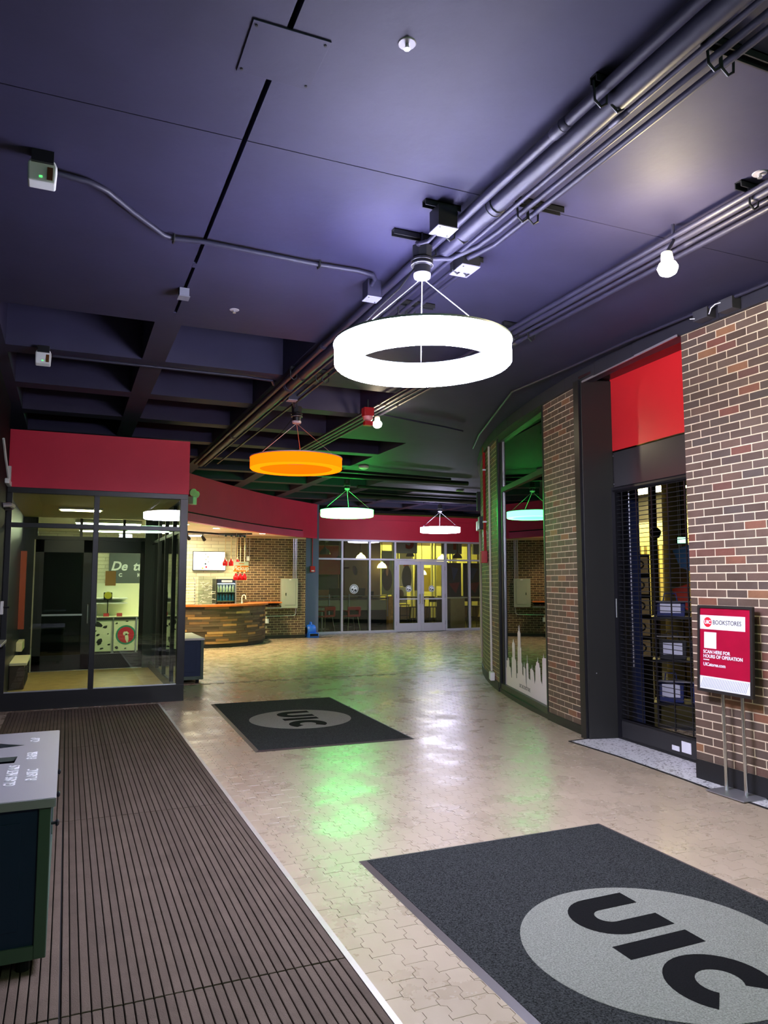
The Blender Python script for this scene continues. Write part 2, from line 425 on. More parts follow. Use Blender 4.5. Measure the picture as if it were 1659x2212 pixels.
# near straight wall with the sign in front
w1 = struct(MB().box(WX, WX + 0.36, 0.2, WY, 0, WTOP).build('wall_right', MORTAR))
lay_bricks(w1, lambda s: (Vector((WX, WY - s, 0)), Vector((0, -1, 0)), Vector((-1, 0, 0))), WY - 0.4, 0.1436, WTOP, BRICK, phase=0.02,
           score=lambda p, z: abs(p.y - 4.42) if p.y < 3.55 else (0 if True else 0))
MB().box(WX - 0.012, WX, 0.2, WY + 0.002, 0, 0.146).build('rubber_base', RUBBER, w1)
# curved pier
tp0, tp1 = arct(5.95), arct(6.86)
def arc_path(t0):
    def f(s):
        t = t0 + s / AR
        return arc(t), Vector((math.sin(t), math.cos(t), 0)), Vector((-math.cos(t), math.sin(t), 0))
    return f
def arc_solid(t0, t1, thick, z0, z1, n=12):
    mb = MB(); out = [arc(t0 + (t1 - t0) * i / n) for i in range(n + 1)]; inn = [arc(t0 + (t1 - t0) * i / n, -thick) for i in range(n + 1)]
    return mb.prism([(p.x, p.y) for p in out] + [(p.x, p.y) for p in inn[::-1]], z0, z1)
w2 = struct(arc_solid(tp0, tp1, 0.34, 0, WTOP + 0.06).build('wall_pier', MORTAR))
lay_bricks(w2, arc_path(tp0), (tp1 - tp0) * AR, 0.0804, WTOP + 0.06, BRICK, phase=0.03)
arc_solid(tp0, tp1, -0.014, 0, 0.085).build('rubber_base', RUBBER, w2)
# curved wall beyond the window
tw0, tw1 = arct(8.82), arct(17.9)
w3 = struct(arc_solid(tw0, tw1, 0.34, 0, WTOP + 0.1, 30).build('wall_curved', MORTAR))
lay_bricks(w3, arc_path(tw0), (tw1 - tw0) * AR, 0.1204, WTOP + 0.1, BRICK, phase=0.05, score=lambda p, z: round(p.y / 0.6), keep=lambda p, z: p.y < 12.6)
arc_solid(tw0, tw1, -0.014, 0, 0.122, 20).build('rubber_base', RUBBER, w3)
# wall closing the hall on the right behind the curve
struct(MB().box(14.6, 14.8, 17.0, 20.1, 0, 3.99).build('wall_store_end', BLACKM))

# ---- black fascia above the brickwork, following the wall
fas = MB()
path = [Vector((WX - 0.04, -0.5, 0)), Vector((WX - 0.04, 4.0, 0))] + [arc(arct(y), 0.04) for y in (5.0, 5.6, 6.2, 6.8, 7.4, 8.0, 8.6, 9.2, 10, 11, 12, 13, 14.3, 16, 17.6)]
for i in range(len(path) - 1): fas.seg(path[i] + Vector((.06, 0, 0)), path[i + 1] + Vector((.06, 0, 0)), 0.12, WTOP, 3.7)
struct(fas.build('trim_1', mat('fascia_black', (44, 44, 54), 0.45, spec=0.4)))
tr = MB().seg((WX - 0.045, WY - 0.0), (arcx(5.95) - 0.045, 5.95), 0.012, WTOP - 0.012, WTOP + 0.006)
struct(tr.build('trim_2', ALU))

# ---- bookstore portal (recess with jamb, red panel, header)
jamb = struct(MB().prism([(4.615, 5.86), (4.93, 5.79), (4.99, 5.95), (arcx(5.97) - 0.012, 5.97)], 0, WTOP + 0.02).build('trim_3', JAMB, bevel=0.004))
MB().prism([(4.600, 5.885), (4.628, 5.879), (4.640, 5.972), (4.612, 5.978)], 0, WTOP + 0.02).build('edge_strip', BLACK, jamb)
for pz in (0.62,): MB().lathe([(0, 0), (0.006, 0.001), (0.006, 0.004)], (4.70, 5.838, pz), 8, Matrix.Rotation(PI / 2, 3, 'X')).build('bolt', ALU, jamb)
PA0 = Vector((4.935, 5.80, 0)); PB0 = Vector((4.80, 4.05, 0))
hd = struct(MB().seg((4.95, 5.80), (4.845, 4.43), 0.03, 2.415, 2.765).build('wall_header', mat('header_black', (52, 50, 52), 0.3, spec=0.5)))
rp = struct(MB().seg((4.945, 5.80), (4.84, 4.43), 0.03, 2.78, WTOP + 0.04).build('wall_red_panel', REDP))
for zz in (2.45, 2.73): MB().lathe([(0, 0), (0.005, 0.001), (0.005, 0.006)], (4.925, 5.775, zz), 8, Matrix.Rotation(-PI / 2, 3, 'Y')).build('bolt', ALU, hd)
struct(MB().prism([(4.50, 4.3), (5.0, 4.0), (5.0, 5.9), (4.62, 5.9)], WTOP + 0.035, WTOP + 0.06).build('ceiling_portal', mat('portal_soffit', (50, 30, 36), 0.25, spec=0.5)))  # black gloss soffit; the red panel's reflection is put into its colour
# terrazzo threshold with black edge
TERR = bpy.data.materials.new('terrazzo'); TERR.use_nodes = True
def terr():
    N = TERR.node_tree.nodes; L = TERR.node_tree.links; b = N['Principled BSDF']
    tc = N.new('ShaderNodeTexCoord'); v = N.new('ShaderNodeTexVoronoi'); v.inputs['Scale'].default_value = 70
    L.new(tc.outputs['Object'], v.inputs['Vector'])
    cr = N.new('ShaderNodeValToRGB'); e = cr.color_ramp.elements; e[0].position = 0.0; e[0].color = lin((80, 80, 82)); e[1].position = 0.2; e[1].color = lin((205, 205, 208))
    e2 = e.new(0.13); e2.color = lin((120, 120, 122))
    sp = N.new('ShaderNodeSeparateColor'); L.new(v.outputs['Color'], sp.inputs[0]); L.new(sp.outputs[0], cr.inputs[0]); L.new(cr.outputs[0], b.inputs['Base Color'])
    b.inputs['Roughness'].default_value = 0.3
terr()
sill = struct(MB().prism([(4.40, 5.86), (4.62, 5.88), (4.94, 5.80), (5.6, 5.8), (5.6, 4.42), (4.50, 4.42), (4.495, 2.4), (4.30, 2.4), (4.325, 3.65), (4.345, 4.15), (4.375, 4.5), (4.415, 5.2)], -0.006, 0.004).build('floor_threshold', TERR))
eb = MB(); ep = [(4.285, 2.4), (4.31, 3.65), (4.33, 4.15), (4.36, 4.5), (4.40, 5.2), (4.388, 5.87)]
for i in range(5): eb.seg(ep[i], ep[i + 1], 0.018, -0.004, 0.006)
eb.seg((4.388, 5.87), (4.62, 5.90), 0.014, -0.004, 0.006)
eb.build('edge_strip', RUBBER, sill)

# ---- curved curb and window of the bookstore
A2 = arc(arct(6.87), -0.04); B2 = arc(arct(8.80), -0.05)
win = struct(empty('window_1', (A2 + B2) / 2))
dW = (B2 - A2); LW = dW.length; dW.normalize(); nW = Vector((-dW.y, dW.x, 0))     # nW points to the hall (-x)
def wseg(a, b, z0, z1, w, name, m, off=0.0):
    p = A2 + dW * a + nW * off; q = A2 + dW * b + nW * off
    return MB().seg(p, q, w, z0, z1).build(name, m, win)
arc_solid(arct(6.86), arct(8.82), 0.2, 0, 0.055).build('curb', RUBBER, win)
wseg(0, LW, 0.055, 0.125, 0.10, 'sill', JAMB); wseg(0, LW, WTOP - 0.06, WTOP + 0.02, 0.10, 'head_frame', BLACK)
wseg(0, 0.035, 0.125, WTOP - 0.06, 0.09, 'jamb', BLACK); wseg(LW - 0.15, LW - 0.05, 0.125, WTOP - 0.06, 0.06, 'jamb', BLACK); wseg(LW - 0.05, LW, 0.06, WTOP, 0.12, 'jamb', BLACK)
wseg(LW - 0.170, LW - 0.158, 0.125, WTOP - 0.06, 0.012, 'glazing_bead', STEEL, 0.01)
wseg(0.03, LW - 0.15, 2.71, 2.775, 0.07, 'transom', BLACK)
wseg(0.03, LW - 0.155, 0.125, 2.71, 0.006, 'pane', GLASSW); wseg(0.03, LW - 0.155, 2.775, WTOP - 0.06, 0.006, 'pane', GLASSW)
# skyline film on the lower pane: u=0 at the far (left) end
sky = [(0, .12), (0, .40), (.02, .40), (.02, .52), (.045, .52), (.05, .57), (.075, .57), (.09, .52), (.09, .44), (.125, .42), (.14, .27), (.155, .27), (.155, .60), (.175, .60), (.175, .83), (.195, .86), (.20, .90), (.212, .90), (.218, .86), (.24, .83), (.24, .60), (.265, .57), (.27, .30), (.285, .30), (.285, .38), (.305, .38), (.305, .58), (.312, .58), (.312, .80), (.318, .80), (.318, 1.02), (.34, 1.06), (.342, 1.13), (.347, 1.06), (.357, 1.06), (.36, 1.15), (.366, 1.06), (.385, 1.02), (.385, .80), (.40, .80), (.40, .58), (.415, .56), (.42, .40), (.445, .38), (.445, .52), (.46, .52), (.465, .60), (.47, .52), (.49, .50), (.50, .30), (.51, .22), (.515, .22), (.515, .58), (.532, .60), (.535, .72), (.54, .60), (.555, .60), (.56, .38), (.60, .36), (.60, .52), (.615, .54), (.635, .54), (.64, .60), (.645, .53), (.66, .53), (.675, .50), (.69, .33), (.71, .40), (.715, .60), (.73, .62), (.735, .66), (.76, .68), (.765, .74), (.77, .66), (.79, .66), (.80, .60), (.81, .60), (.82, .42), (.845, .38), (.85, .34), (.86, .74), (.88, .76), (.885, .82), (.89, .76), (.94, .76), (.945, .84), (.95, .77), (1.0, .78), (1.0, .12)]
UL = LW - 0.19
MF = frame(A2 + dW * (LW - 0.155) + nW * 0.005, -dW, (0, 0, 1))
MB().prism([(u * UL, 0.125 + (h - .12) * 0.80) for u, h in sky], 0, 0.0012, MF).build('skyline_film', mat('film_white', (246, 240, 240), 0.55), win)
text('lettering', 'UIC BOOKSTORE', 0.062, frame(A2 + dW * (LW - 0.155 - UL * 0.47) + nW * 0.0065 + Vector((0, 0, 0.195)), -dW, (0, 0, 1)), INK, win, ext=0.0006, sx=0.95)
# glowing light-blue panel added behind the pane, imitating a screen's reflection in the glass
pst = empty('window_reflection', A2 + dW * 0.15 - nW * 0.06 + Vector((0, 0, 1.7)), 0, 'light blue glowing panel with a grey bag imitating a reflection in the curved bookstore window', 'screen')
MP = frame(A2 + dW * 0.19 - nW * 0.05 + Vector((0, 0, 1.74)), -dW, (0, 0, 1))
MB().prism([(-.15, -.15), (.15, -.15), (.15, .15), (-.15, .15)], 0, 0.004, MP).build('display', emit_mat('reflection_blue', (150, 205, 225), 1.1), pst)  # added glowing panel, stands in for the screen's reflection
MB().prism([(-.07, -.1), (.07, -.1), (.085, -.06), (.06, .0), (.02, .025), (-.02, .025), (-.06, .0), (-.085, -.06)], 0.004, 0.006, MP).build('reflection_bag', mat('reflection_bag_grey', (90, 100, 108), 0.6), pst)

# ---- left wall and vestibule
struct(MB().box(-0.95, -0.69, 6.2, 9.70, 0, 3.62).build('wall_left', BLACKM))
struct(MB().box(-0.95, -0.715, -3.0, 6.2, 0, 3.62).build('wall_left_near', BLACKM))
struct(MB().box(-1.2, 5.0, -3.1, -3.0, 0, 4.0).build('wall_back', mat('back_wall', (70, 66, 62), 0.7)))

# ================================================================== VESTIBULE (glazed box with red fascia)
VX0, VX1, VY0, VY1 = -0.69, 1.40, 9.75, 13.6
ves = empty('window_2', ((VX0 + VX1) / 2, VY0, 0)); struct(ves)
struct(bx('wall_vestibule_fascia', (VX0 + 0.005, VX1 + 0.005, VY0 - 0.03, VY1 + 0.05, 2.61, 3.30), RED))
bx('base_panel', (VX0, VX1, VY0 - 0.02, VY0 + 0.06, 0, 0.205), BLACK, ves, 0.003)
bx('head_rail', (VX0, VX1, VY0 - 0.02, VY0 + 0.06, 2.545, 2.61), BLACK, ves, 0.003)
bx('transom', (VX0 + 0.04, VX1 - 0.08, VY0 - 0.015, VY0 + 0.05, 2.135, 2.19), BLACK, ves, 0.003)
bx('mullion', (VX0, VX0 + 0.06, VY0 - 0.018, VY0 + 0.06, 0.205, 2.545), BLACK, ves, 0.003)
bx('mullion', (0.272, 0.335, VY0 - 0.018, VY0 + 0.06, 0.205, 2.545), BLACK, ves, 0.003)
bx('mullion', (VX1 - 0.095, VX1, VY0 - 0.018, VY0 + 0.08, 0.205, 2.545), BLACK, ves, 0.003)
for a, b in ((VX0 + 0.06, 0.272), (0.335, VX1 - 0.095)):
    bx('pane', (a, b, VY0 + 0.015, VY0 + 0.021, 0.205, 2.135), GLASS, ves); bx('pane', (a, b, VY0 + 0.015, VY0 + 0.021, 2.19, 2.545), GLASS, ves)
    MB().box(a, b, VY0 - 0.002, VY0 + 0.01, 0.205, 0.217).build('glazing_bead', STEEL, ves)
# side glazing of the vestibule
sd = struct(empty('window_3', (VX1, (VY0 + VY1) / 2, 0)))
bx('base_rail', (VX1 - 0.06, VX1, VY0 + 0.08, VY1, 0, 0.12), BLACK, sd); bx('head_rail', (VX1 - 0.06, VX1, VY0 + 0.08, VY1, 2.545, 2.61), BLACK, sd)
bx('transom', (VX1 - 0.05, VX1 - 0.01, VY0 + 0.08, VY1, 2.135, 2.185), BLACK, sd)
ys = [9.83, 10.72, 11.6, 12.5, 13.55]
for y in ys[1:-1]: bx('mullion', (VX1 - 0.06, VX1, y - 0.03, y + 0.03, 0.12, 2.545), mat('mullion_grey', (60, 62, 76), 0.4), sd)
for i in range(4):
    bx('pane', (VX1 - 0.033, VX1 - 0.027, ys[i], ys[i + 1], 0.12, 2.135), GLASS, sd); bx('pane', (VX1 - 0.033, VX1 - 0.027, ys[i], ys[i + 1], 2.185, 2.545), GLASS, sd)
# vestibule floor, ceiling, left side
WOODF = mat('vestibule_floor', (190, 160, 104), 0.35, spec=0.4, var=0.2, scale=6, bump=0.05)
struct(bx('floor_vestibule', (VX0, VX1 - 0.06, VY0 + 0.06, VY1 - 0.04, 0.001, 0.012), WOODF))
struct(bx('ceiling_vestibule', (VX0, VX1 - 0.06, VY0 + 0.06, VY1 - 0.04, 2.56, 2.605), mat('vest_ceiling', (205, 190, 140), 0.6)))
struct(bx('wall_vestibule_left', (VX0 - 0.2, VX0, VY0, 19.2, 0, 2.6), BLACK))
rw = empty('walkoff_rug', (0.35, 9.98, 0.012), 0, 'narrow brown ribbed rug just inside the vestibule glass', 'rug')
for i in range(34): bx('rib', (-0.32 + i * 0.037, -0.287 + i * 0.037, 9.85, 10.12, 0.0125, 0.02), SLAT, rw)
# heater bench on the left
hb = empty('convector_heater', (-0.58, 12.0, 0.012), 0, 'low cream topped convector heater along the left side of the vestibule', 'heater')
bx('case', (-0.688, -0.50, 11.5, 12.6, 0.013, 0.34), mat('heater_wood', (70, 50, 36), 0.5, var=0.2), hb, 0.01)
bx('top', (-0.689, -0.47, 11.45, 12.65, 0.34, 0.38), CREAM, hb, 0.008); bx('grille', (-0.50, -0.495, 11.55, 12.55, 0.06, 0.30), BLACKM, hb)
hp = MB().box(-0.688, -0.60, 12.75, 13.5, 0.42, 0.56).build('wall_ledge', CREAM, bevel=0.01); tag(hp, 'short cream ledge on the vestibule side wall above the heater', 'ledge')
op = tag(bx('orange_pillar', (-0.685, -0.60, 12.95, 13.08, 0.75, 1.97), mat('brick_orange', (150, 62, 36), 0.6)), 'slim rust orange panel on the left wall inside the vestibule', 'panel')
# inner door wall
iw = struct(empty('door_1', (0.35, VY1, 0)))
DG = mat('door_black', (20, 21, 24), 0.4, spec=0.45)
bx('jamb', (VX0, -0.52, VY1 - 0.04, VY1 + 0.05, 0, 2.56), DG, iw); bx('jamb', (1.235, VX1, VY1 - 0.04, VY1 + 0.05, 0, 2.56), mat('jamb_slate', (58, 66, 80), 0.45), iw)
bx('head', (-0.52, 1.235, VY1 - 0.04, VY1 + 0.05, 2.19, 2.25), DG, iw)
for x in (-0.52, 0.17, 0.40, 0.86): bx('transom_bar', (x, x + 0.045, VY1 - 0.02, VY1 + 0.03, 2.25, 2.56), mat('transom_red', (60, 20, 22), 0.5) if x == 0.40 else DG, iw)
bx('transom_pane', (-0.52, 1.235, VY1 + 0.0, VY1 + 0.005, 2.25, 2.56), GLASS, iw)
def leaf(x0, x1, stile, glassm, name, hx):
    bx(name + '_stile', (x0, x0 + stile, VY1 - 0.02, VY1 + 0.03, 0.02, 2.19), DG, iw); bx(name + '_stile', (x1 - stile * 1.2, x1, VY1 - 0.02, VY1 + 0.03, 0.02, 2.19), DG, iw)
    bx(name + '_rail', (x0, x1, VY1 - 0.02, VY1 + 0.03, 0.02, 0.27), DG, iw); bx(name + '_rail', (x0, x1, VY1 - 0.02, VY1 + 0.03, 1.98, 2.19), DG, iw)
    bx(name + '_pane', (x0 + stile, x1 - stile * 1.2, VY1, VY1 + 0.006, 0.27, 1.98), glassm, iw)
    MB().tube([(hx, VY1 - 0.02, 0.78), (hx, VY1 - 0.07, 0.80), (hx, VY1 - 0.07, 1.08), (hx, VY1 - 0.02, 1.10)], 0.011, 8).build('pull_handle', STEEL, iw, smooth=True)
leaf(-0.50, 0.40, 0.13, GLASSD, 'leaf', 0.335); leaf(0.41, 1.235, 0.06, GLASS, 'leaf', 0.47)
MB().box(-0.37, 0.25, VY1 - 0.03, VY1 - 0.02, 0.92, 0.95).build('push_bar', STEEL, iw)
struct(bx('wall_inner_upper', (VX0, VX1, VY1 + 0.05, VY1 + 0.08, 2.61, 3.6), BLACKM))
nt_ = tag(bx('kraft_note', (0.60, 0.77, VY1 - 0.012, VY1 - 0.003, 1.42, 1.67), mat('kraft', (190, 150, 90), 0.7)), 'brown kraft paper note taped inside the glass door', 'note')
vl = empty('vestibule_light', (0.15, 11.7, 2.55), 0, 'flat rectangular light panel on the vestibule ceiling', 'ceiling light')
bx('frame', (-0.15, 0.45, 11.55, 11.85, 2.53, 2.56), WHITE, vl); bx('diffuser', (-0.12, 0.42, 11.58, 11.82, 2.525, 2.53), emit_mat('vest_diffuser', (255, 236, 180), 34.0), vl)
# door hardware at the left edge of the hall
dc = empty('door_closer', (-0.66, 9.3, 2.6), 0, 'white door closer arm at the left end of the red fascia', 'door closer')
bx('body', (-0.69, -0.64, 9.30, 9.66, 2.60, 2.66), WHITE, dc, 0.01); MB().tube([(-0.655, 9.35, 2.66), (-0.668, 9.0, 2.84), (-0.675, 8.7, 3.0)], 0.014, 6).build('arm', WHITE, dc); bx('bracket', (-0.688, -0.65, 9.6, 9.68, 2.66, 2.84), WHITE, dc)
ph = empty('door_pull', (-0.66, 9.3, 2.2), 0, 'curved grey steel door hardware at the far left edge', 'door handle')
MB().tube([(-0.69, 9.2, 2.34), (-0.62, 9.22, 2.35), (-0.60, 9.4, 2.35), (-0.62, 9.58, 2.35), (-0.69, 9.6, 2.34)], 0.028, 8).build('bow', STEEL, ph, smooth=True)
cb = empty('push_bar_device', (-0.66, 9.3, 1.0), 0, 'steel panic bar low at the far left edge', 'push bar')
bx('bar', (-0.69, -0.615, 8.9, 9.62, 0.80, 0.83), STEEL, cb, 0.005); bx('end_case', (-0.69, -0.62, 9.5, 9.66, 0.76, 0.80), BLACK, cb)
lk = empty('door_lock', (-0.66, 9.5, 1.2), 0, 'small white lock plate with thumb turn on the black door', 'lock')
bx('plate', (-0.69, -0.66, 9.52, 9.58, 1.12, 1.27), WHITE, lk, 0.003); MB().tube([(-0.66, 9.55, 1.2), (-0.60, 9.55, 1.2)], 0.012, 8).build('thumb_turn', BLACK, lk)

# ================================================================== COOKIE SHOP
SHY = 19.1
WB = bpy.data.materials.new('white_brick'); WB.use_nodes = True
def wbm():
    N = WB.node_tree.nodes; L = WB.node_tree.links; b = N['Principled BSDF']; tc = N.new('ShaderNodeTexCoord'); mp = N.new('ShaderNodeMapping'); mp.inputs['Rotation'].default_value = (PI / 2, 0, 0)
    L.new(tc.outputs['Object'], mp.inputs['Vector']); br = N.new('ShaderNodeTexBrick'); br.inputs['Scale'].default_value = 1; br.inputs['Brick Width'].default_value = 0.36; br.inputs['Row Height'].default_value = 0.09; br.inputs['Mortar Size'].default_value = 0.006
    br.inputs['Color1'].default_value = lin((226, 222, 198)); br.inputs['Color2'].default_value = lin((212, 206, 182)); br.inputs['Mortar'].default_value = lin((176, 168, 146)); L.new(mp.outputs[0], br.inputs['Vector']); L.new(br.outputs['Color'], b.inputs['Base Color'])
    bp = N.new('ShaderNodeBump'); bp.invert = True; bp.inputs['Strength'].default_value = 0.5; bp.inputs['Distance'].default_value = 0.006; L.new(br.outputs['Fac'], bp.inputs['Height']); L.new(bp.outputs[0], b.inputs['Normal']); b.inputs['Roughness'].default_value = 0.5
wbm()
struct(bx('wall_shop_back', (-0.9, 4.0, SHY, SHY + 0.15, 0, 2.66), WB))
bw = struct(bx('wall_far_brick', (4.0, 5.86, SHY, SHY + 0.15, 0, 2.66), mat('mortar_tan', (190, 172, 140), 0.9, var=0.08)))
lay_bricks(bw, lambda s: (Vector((4.0 + s, SHY, 0)), Vector((1, 0, 0)), Vector((0, -1, 0))), 1.86, 0.09, 2.64, BRICKD, keep=lambda p, z: not (p.x < 4.75 and z < 0.9), CHh=CH)
bx('rubber_base', (4.0, 5.86, SHY - 0.015, SHY, 0, 0.09), RUBBER, bw)
scol = struct(bx('wall_corner_column', (5.90, 6.32, 19.40, 20.05, 0, 3.6), mat('slate_blue', (84, 96, 128), 0.5)))
# curved soffit: red fascia with slot, cream underside
SP = [(1.405, 13.60), (2.13, 14.70), (2.75, 15.55), (3.4, 16.42), (4.05, 17.22), (4.75, 18.0), (5.5, 18.72), (6.29, 19.42)]
def smooth_path(P, n=4):
    out = []
    for i in range(len(P) - 1):
        p0 = Vector(P[max(i - 1, 0)]); p1 = Vector(P[i]); p2 = Vector(P[i + 1]); p3 = Vector(P[min(i + 2, len(P) - 1)])
        for k in range(n):
            t = k / n; out.append(0.5 * ((2 * p1) + (p2 - p0) * t + (2 * p0 - 5 * p1 + 4 * p2 - p3) * t * t + (3 * p1 - p0 - 3 * p2 + p3) * t ** 3))
    out.append(Vector(P[-1])); return out
sp = smooth_path(SP)
def band(path, off, thick):
    def o(i, d):
        a = path[max(i - 1, 0)]; b = path[min(i + 1, len(path) - 1)]; t = (b - a).normalized(); return (path[i].x + t.y * d, path[i].y - t.x * d)
    return [o(i, off) for i in range(len(path))] + [o(i, off - thick) for i in range(len(path))][::-1]
sf = struct(MB().prism(band(sp, 0, 0.12), 2.85, 3.60).build('wall_soffit', RED))
MB().prism(band(sp[:-3], 0.012, 0.132), 2.66, 2.82).build('lower_lip', mat('red_lip_uplit', (206, 64, 104), 0.5, spec=0.35, var=0.06, scale=2), sf)  # lip pinker than the fascia: sheen of light from below put into the colour
MB().prism(band(sp[-4:], 0.0, 0.12), 2.66, 2.851).build('end_return', RED, sf)
MB().prism(band(sp[:-3], -0.02, 0.09), 2.815, 2.855).build('slot', SLOT, sf)
struct(MB().prism([(VX0, 13.66), (1.4, 13.66)] + [(p.x - 0.05, p.y + 0.06) for p in sp[1:-1]] + [(6.2, 19.45), (5.86, 20.0), (VX0, 20.0)], 2.665, 2.70).build('ceiling_shop', CREAM))
struct(MB().prism([(VX0, 13.66), (1.4, 13.66), (1.45, 17.2), (2.0, 18.0), (2.5, 19.05), (VX0, 19.05)], 0.0005, 0.006).build('floor_shop', mat('shop_floor', (70, 72, 76), 0.4, var=0.1)))
# curved counter clad in reclaimed wood
CC = Vector((2.95, 18.6)); CR = 1.65
ct = empty('curved_counter', (CC.x, CC.y - 0.5, 0), 0, 'curved service counter clad in mixed reclaimed wood planks under the soffit', 'counter')
a0, a1 = math.radians(200), math.radians(372)
def cp(a, r): return (CC.x + r * math.cos(a), CC.y + r * math.sin(a))
def arcband(a, b, r0, r1, n): return [cp(a + (b - a) * i / n, r1) for i in range(n + 1)] + [cp(b - (b - a) * i / n, r0) for i in range(n + 1)]
MB().prism(arcband(a0, a1, CR - 0.12, CR - 0.02, 40), 0.09, 0.92).build('carcass', BLACKM, ct)
MB().prism(arcband(a0, a1, CR - 0.12, CR - 0.035, 40), 0, 0.09).build('kick_plate', RUBBER, ct)
MB().prism(arcband(a0, a1, CR - 0.42, CR + 0.07, 40), 0.925, 0.968).build('top', mat('orange_wood', (196, 104, 48), 0.3, spec=0.5, var=0.15, scale=9, coat=0.2), ct)
WOODP = ramp_mat('reclaimed_wood', [(0.0, (58, 46, 36)), (0.3, (84, 66, 50)), (0.55, (102, 84, 66)), (0.72, (72, 60, 50)), (0.86, (150, 108, 66)), (1.0, (172, 134, 88))], rough=0.6, bump=0.4, bscale=30, grain=0.3, stretch=(1, 1, 9), gscale=6)
rows = 15; hh = 0.83 / rows
for r in range(rows):
    a = a0 - random.uniform(0, 0.3)
    while a < a1:
        da = random.uniform(0.16, 0.36); b = min(a + da, a1); s0 = max(a, a0)
        if b - s0 > 0.02:
            pr_ = random.uniform(-0.006, 0.008)
            MB().prism(arcband(s0 + 0.001, b - 0.001, CR - 0.025, CR + pr_, 3), 0.092 + r * hh, 0.092 + (r + 1) * hh - 0.003).build('plank', WOODP, ct)
        a = a + da
bc = empty('back_counter', (4.6, 18.85, 0), 0, 'narrow ledge of orange wood running from the curved counter to the brick wall', 'counter')
bx('top', (4.73, 5.12, 18.72, 19.08, 0.93, 0.965), MATS['orange_wood'], bc, 0.005); bx('leg', (4.75, 5.1, 18.95, 19.08, 0.88, 0.93), BLACKM, bc); bx('rail', (4.73, 5.12, 18.74, 18.78, 0.80, 0.82), STEEL, bc)
# menu screen
tv = empty('menu_screen', (3.3, 19.05, 1.77), 0, 'wide white menu screen on the shop back wall above the counter', 'screen')
bx('bezel', (2.885, 3.715, 19.03, 19.10, 1.765, 2.245), BLACK, tv, 0.006); bx('display', (2.90, 3.70, 19.025, 19.031, 1.78, 2.23), emit_mat('screen_white', (245, 247, 255), 1.6), tv)
for (x, z, r, c) in ((3.20, 2.17, .02, (150, 150, 150)), (3.26, 2.11, .024, (190, 185, 170)), (3.21, 2.04, .022, (205, 190, 150)), (3.27, 1.98, .018, (170, 170, 170)), (3.20, 1.93, .026, (60, 70, 80)), (3.22, 1.85, .028, (200, 40, 60)), (3.13, 1.82, .026, (235, 215, 90)), (3.56, 2.12, .012, (90, 90, 90)), (3.56, 2.0, .014, (150, 150, 150))):
    MB().lathe([(0, 0), (r, 0.0), (r, 0.002)], (x, 19.025, z), 10, Matrix.Rotation(PI / 2, 3, 'X')).build('menu_picture', mat('print_%d_%d_%d' % c, c, 0.6), tv)
# drinks fridge
fr = empty('drinks_fridge', (3.62, 18.55, 0), 0, 'black glass door fridge of bottled drinks behind the curved counter', 'fridge')
bx('body', (3.37, 3.40, 18.42, 18.95, 0, 1.55), BLACK, fr); bx('body', (3.84, 3.87, 18.42, 18.95, 0, 1.55), mat('fridge_side', (120, 122, 130), 0.4), fr); bx('back', (3.40, 3.84, 18.92, 18.95, 0.2, 1.5), WHITE, fr)
bx('plinth', (3.40, 3.84, 18.42, 18.95, 0, 0.78), BLACK, fr); bx('header', (3.40, 3.84, 18.42, 18.95, 1.44, 1.55), NAVY, fr); bx('header_print', (3.50, 3.76, 18.415, 18.42, 1.47, 1.52), PAPERW, fr)
for z in (0.80, 1.00, 1.22): bx('shelf', (3.40, 3.84, 18.45, 18.92, z, z + 0.015), WHITE, fr)
bx('door_pane', (3.40, 3.84, 18.425, 18.43, 0.78, 1.44), GLASS, fr); bx('light_strip', (3.41, 3.83, 18.46, 18.48, 1.425, 1.44), emit_mat('fridge_light', (225, 240, 255), 9.0), fr)
bot = {}
for z, c, n, nm in ((0.815, (30, 50, 70), 5, 'dark'), (1.015, (70, 150, 215), 6, 'blue'), (1.235, (225, 220, 160), 6, 'pale yellow')):
    for k in range(n):
        x = 3.43 + k * 0.38 / (n - 1)
        o = MB().lathe([(0, 0), (0.026, 0), (0.028, 0.01), (0.028, 0.10), (0.012, 0.14), (0.012, 0.165), (0, 0.165)], (x, 18.55, z), 10).build('drink_bottle', mat('bottle_' + nm.replace(' ', '_'), c, 0.25), smooth=True)
        od = ['first', 'second', 'third', 'fourth', 'fifth', 'sixth'][k]
        tag(o, od + {'dark': ' dark bottle from the left on the lowest visible fridge shelf', 'blue': ' blue water bottle from the left on the middle fridge shelf', 'pale yellow': ' pale yellow bottle from the left on the top fridge shelf'}[nm], 'bottle', nm + ' bottles in the drinks fridge')
fa = empty('counter_faucet', (3.95, 18.1, 0.96), 0, 'white gooseneck tap on the counter beside the drinks fridge', 'faucet')
MB().tube([(3.93, 18.06, 0.97), (3.93, 18.06, 1.10), (3.95, 18.06, 1.15), (3.99, 18.06, 1.16), (4.02, 18.06, 1.13), (4.02, 18.06, 1.06)], 0.014, 8).build('spout', WHITE, fa, smooth=True); MB().lathe([(0, 0), (0.025, 0), (0.02, 0.02)], (3.93, 18.06, 0.969), 12).build('base', WHITE, fa)
